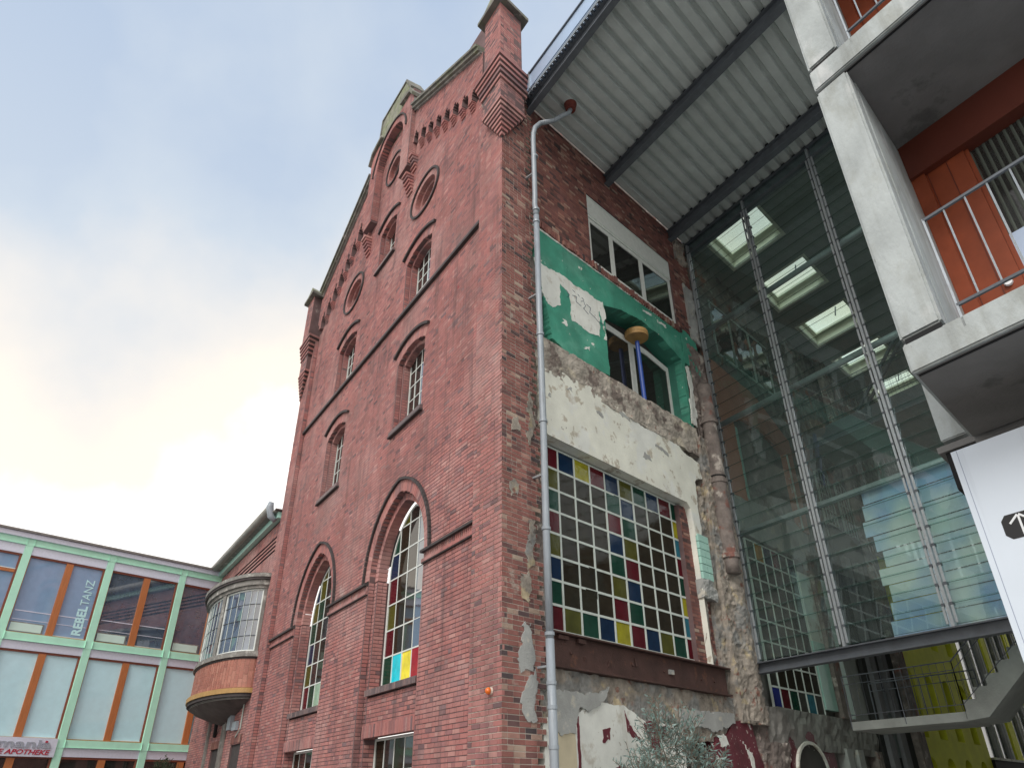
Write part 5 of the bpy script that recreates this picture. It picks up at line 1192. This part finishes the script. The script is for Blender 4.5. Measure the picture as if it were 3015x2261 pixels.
# ================================================================== mint-green framed block
gb = thing('green_framed_block', 'three storey block with mint green steel frame and orange window frames on the left', 'building', FG.P(-6, 0, 0))
PW = [-13.1, -10.21, -7.325, -4.44, -1.57]
LV = [(9.76, 10.0, 9.44), (6.50, 6.76, 6.22), (3.235, 3.48, 2.955)]   # beam bottom, top, panel bottom
Wend = .55
for i, p in enumerate(PW):
    for zb, zt in ((0, 3.235), (3.48, 6.50), (6.76, 9.76)):
        MB().box(FG, p-.125, p+.125, .0, .05, zb, zt).build('post_flange', M_MINT, gb)
        MB().box(FG, p+.118, p+.128, -.12, .0, zb, zt).build('post_web', M_MINT, gb); MB().box(FG, p-.128, p-.118, -.12, .0, zb, zt).build('post_web', M_MINT, gb)
    for zb, zt, _ in LV:
        MB().box(FG, p-.13, p+.13, .0, .058, zb-.02, zt+.02).build('node_plate', M_MINT, gb)
        for s_ in (-1, 1): MB().box(FG, p+s_*.125-.006, p+s_*.125+.006, .058, .09, zb, zt).build('stiffener', M_MINT, gb)
        for q_ in (-.07, .07): MB().tube([FG.P(p+q_, .05, zb-.25), FG.P(p+q_, .062, zb-.25)], .014, 8).build('bolt', M_MINT, gb)
ends = PW+[Wend]
for i in range(len(ends)-1):
    a_, b_ = ends[i]+.13, ends[i+1]-(.13 if i < len(PW)-1 else 0)
    for li, (zb, zt, pb) in enumerate(LV):
        MB().box(FG, a_, b_, .0, .05, zb, zt).build('beam', M_MINT, gb); MB().box(FG, a_, b_, .05, .08, zb, zb+.012).build('beam_lip', M_MINT, gb)
        MB().box(FG, a_, b_, -.06, .01 if not (li == 2 and i == 1) else .02, pb, zb-.004).build('spandrel_panel', M_SILV, gb)
        MB().box(FG, a_, b_, -.12, -.02, pb-.07, pb-.004).build('shadow_gap', M_ORWD, gb)
    for li, (z0, z1) in enumerate(((6.76, 9.37), (3.48, 6.15), (.2, 2.885))):
        full = 2.62; wmid = ends[i]+.13+1.375
        bl = li == 1
        gm = G_BL if bl else (G_TNT if i < 3 else G_SKY)  # left upper bays take the painted sky tint
        if li == 2: gm = G_DK
        wd = MB().box(FG, a_, a_+.035, -.12, -.03, z0, z1).build('window', M_ORW if 1 else M_ORW, gb)
        mid0, mid1 = min(wmid-.12, b_-.2), min(wmid+.12, b_)
        MB().box(FG, mid0, mid1, -.12, -.0, z0, z1).build('mullion', M_ORW, wd)
        if mid1 < b_-.1: MB().box(FG, b_-.07, b_, -.12, -.03, z0, z1).build('jamb', M_ORWD, wd)
        MB().box(FG, a_, b_, -.12, -.02, z0, z0+.035).build('bottom_rail', M_OCH, wd)
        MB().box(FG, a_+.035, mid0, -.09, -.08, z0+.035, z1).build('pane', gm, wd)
        if mid1 < b_-.1:
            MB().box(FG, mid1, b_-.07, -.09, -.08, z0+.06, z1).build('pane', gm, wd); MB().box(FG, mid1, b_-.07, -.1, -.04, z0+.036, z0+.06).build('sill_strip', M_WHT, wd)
        if li == 0:
            MB().box(FG, a_+.10, mid0-.15, -.079, -.06, z0+.07, z0+.34).build('lower_light', mat('frosted_pane', (.62, .78, .72), .3, .03, 3, 0), wd)
            fm = MB(); fm.box(FG, a_+.06, mid0-.10, -.0795, -.065, z0+.34, z0+.375); fm.box(FG, mid0-.135, mid0-.10, -.0795, -.065, z0+.03, z0+.34); fm.build('lower_light_frame', M_RSTONE, wd)
            if i in (2, 3):
                MB().box(FG, a_+.1, b_-.1, -.078, -.07, z0+.62+.06*i, z0+.65+.06*i).build('inner_rail', M_SILV, wd); MB().box(FG, a_+.1, b_-.1, -.078, -.07, z0+.45, z0+.47).build('inner_rail', M_SILV, wd)
        if li == 0 and i == 1:
            MB().box(FG, a_, b_-.07, -.1, -.02, 8.75, 8.86).build('transom', M_ORW, wd); MB().box(FG, a_, b_-.07, -.1, -.01, 8.86, 8.89).build('transom', M_WHT, wd)
MB().box(FG, -13.5, Wend, -.3, -.13, 0, 10).build('inner_wall', M_DIN, gb)
MB().box(FG, -13.5, Wend, -.2, .14, 10.0, 10.17).build('coping', M_SILV, gb); MB().box(FG, -13.5, Wend, -.3, .22, 10.175, 10.25).build('roof_edge', mat('gravel_edge', (.22, .20, .19), .9, .2, 8, .5, 40), gb)
MB().box(FG, -13.5, Wend, -8, -.3, 10.1, 10.17).build('roof', M_ROOF, gb)
FGM = Matrix(((B.x, 0, NB.x, 0), (B.y, 0, NB.y, 0), (0, 1, 0, 0), (0, 0, 0, 1)))
def text(s, size, w, z, o, m, par, name, rot=0., bold=0., extr=.004, shear=0., align='LEFT', xs=1., fit=None):
    cu = bpy.data.curves.new(name, 'FONT'); cu.body = s; cu.size = size; cu.extrude = extr; cu.offset = bold; cu.shear = shear; cu.align_x = align; cu.resolution_u = 3
    t = bpy.data.objects.new(name, cu); COL.objects.link(t); dg = bpy.context.evaluated_depsgraph_get(); me = bpy.data.meshes.new_from_object(t.evaluated_get(dg)); bpy.data.objects.remove(t)
    if fit: xw = max(v.co.x for v in me.vertices)-min(v.co.x for v in me.vertices); xs = fit/xw
    cz, szn = math.cos(rot), math.sin(rot); base = parent_world(par)
    for v in me.vertices:
        x, y, zz = v.co.x*xs, v.co.y, v.co.z; xr, yr = x*cz-y*szn, x*szn+y*cz; v.co = FG.P(w+xr, o+zz, z+yr)-base
    me.materials.clear(); me.materials.append(m); ob = bpy.data.objects.new(name, me); COL.objects.link(ob); ob.parent = par; return ob
lt = MB().box(FG, -5.12, -5.10, -.079, -.078, 6.9, 6.91).build('window_lettering', M_TEXW, gb)
text('REBEL', .43, -4.80, 6.90, -.070, M_TEXW, lt, 'letters', rot=math.pi/2, bold=.016, fit=1.06)
text('TANZ', .43, -4.80, 7.99, -.070, M_TEXW, lt, 'letters', rot=math.pi/2, bold=.001, fit=.95)
ss = thing('pharmacy_sign', 'silver fascia sign reading mania and E APOTHEKE in grey and red letters', 'sign', FG.P(-6, 0, 2.95))
MB().box(FG, -7.19, -4.57, .03, .09, 2.93, 3.50).build('panel', M_SILV, ss)
text('mania', .36, -4.74, 3.20, .115, M_TEXG, ss, 'grey_letters', bold=.006, extr=.012, shear=.0, align='RIGHT', fit=1.62)
text('E APOTHEKE', .20, -4.76, 3.0, .10, M_TEXR, ss, 'red_letters', bold=.005, extr=.006, shear=.2, align='RIGHT', fit=1.55)
MB().box(FG, -4.96, -4.88, .13, .14, 3.36, 3.42).build('red_square', M_TEXR, ss)

# ================================================================== planting
def leafy(name, label, cat, base, blobs, nleaf, ll, lw, m, stems, seed=0, ind=300):
    t = thing(name, label, cat, base); rg = random.Random(seed); tr = MB()
    for st_ in stems: tr.tube([base+Vector(p) for p in st_[0]], st_[1], 7)
    tr.build('trunk', M_BARK, t)
    leaf = bpy.data.meshes.new('leaf'); leaf.from_pydata([(0, -lw*.1, 0), (ll*.45, -lw/2, .01), (ll, 0, 0), (ll*.45, lw/2, .01), (0, lw*.1, 0)], [], [(0, 1, 2, 3, 4)]); leaf.materials.append(m)
    rest = MB(); tw = MB(); L_ = []
    for k in range(nleaf//7):
        c, r_ = rg.choice(blobs); d = Vector((rg.gauss(0, 1), rg.gauss(0, 1), rg.gauss(0, 1))).normalized(); p0 = base+Vector(c)+Vector((d.x*r_[0], d.y*r_[1], d.z*r_[2]))*(rg.random()**.4)
        dr = (d*.7+Vector((rg.uniform(-.5, .5), rg.uniform(-.5, .5), rg.uniform(.1, .9)))).normalized(); ln_ = ll*rg.uniform(2.4, 4.2)
        tw.bar(p0, p0+dr*ln_, .006)
        for q_ in range(7):
            s_ = (q_+.5)/7; p = p0+dr*ln_*s_; sd_ = Vector((rg.uniform(-1, 1), rg.uniform(-1, 1), rg.uniform(-1, 1))).cross(dr).normalized()*(1 if q_ % 2 else -1)
            ld = (sd_*.9+dr*.8).normalized(); up = dr.cross(ld).normalized(); L_.append((p, ld, up))
    L_.sort(key=lambda q_: (q_[0]-CAMP).length)
    for i, (p, ld, up) in enumerate(L_):
        y = up.cross(ld).normalized(); s_ = rg.uniform(.75, 1.2)
        M_ = Matrix(((ld.x*s_, y.x*s_, up.x*s_), (ld.y*s_, y.y*s_, up.y*s_), (ld.z*s_, y.z*s_, up.z*s_)))
        if i < ind:
            o_ = bpy.data.objects.new('leaf', leaf); COL.objects.link(o_); o_.parent = t
            m4 = M_.to_4x4(); m4.translation = p-base; o_.matrix_basis = m4
        else: rest.poly([p+M_@v.co for v in leaf.vertices])
    stuff(tw.build('twigs', M_BARK, t, fix=False))
    if rest.v: stuff(rest.build('foliage', m, t, fix=False))
    return t
ob = FB.P(2.85, 1.0, 0)
bb_ = [((B*-.1+Z*2.0), (.42, .42, .35)), ((B*.35+Z*1.9), (.45, .35, .4)), ((B*-.45+Z*2.3), (.22, .2, .38)), ((B*.1+Z*2.35), (.3, .25, .22)), ((B*.75+Z*1.75), (.35, .3, .3)), ((B*-.9+Z*1.75), (.28, .25, .3)), ((B*.3+Z*1.4), (.6, .5, .5)), ((B*-.2+Z*1.2), (.6, .5, .5))]
leafy('olive_bush', 'silvery grey olive bush standing in front of the peeling painted wall', 'shrub', ob, bb_, 3300, .095, .022, M_OLV,
      [([(0, 0, 0), (.02, .02, .9), (-.1, -.05, 1.8), (-.35, -.3, 2.45)], [.035, .025, .015, .006]), ([(0, 0, .5), (.25, .2, 1.3), (.4, .42, 2.1)], [.022, .014, .005]), ([(.02, 0, .8), (-.3, -.3, 1.5), (-.6, -.6, 2.1)], [.018, .012, .004])], seed=5)
fb_ = FA.P(20.6, 1.1, 0)
leafy('dark_fir_shrub', 'small dark evergreen shrub top below the curved bay at the bottom edge', 'shrub', fb_, [(Z*2.0, (.5, .5, .45)), (Z*1.6+A*.6, (.5, .5, .4)), (Z*1.3, (.8, .8, .6)), (Z*2.35-A*.1, (.15, .15, .25))], 2000, .11, .03, M_FIR,
      [([(0, 0, 0), (0, 0, 1.4), (.02, 0, 2.4)], [.06, .04, .01])], seed=9, ind=60)

# ================================================================== lay the bricks
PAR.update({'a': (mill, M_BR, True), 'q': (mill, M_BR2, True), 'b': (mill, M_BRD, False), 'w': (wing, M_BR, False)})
flush_bricks(PAR, 300)
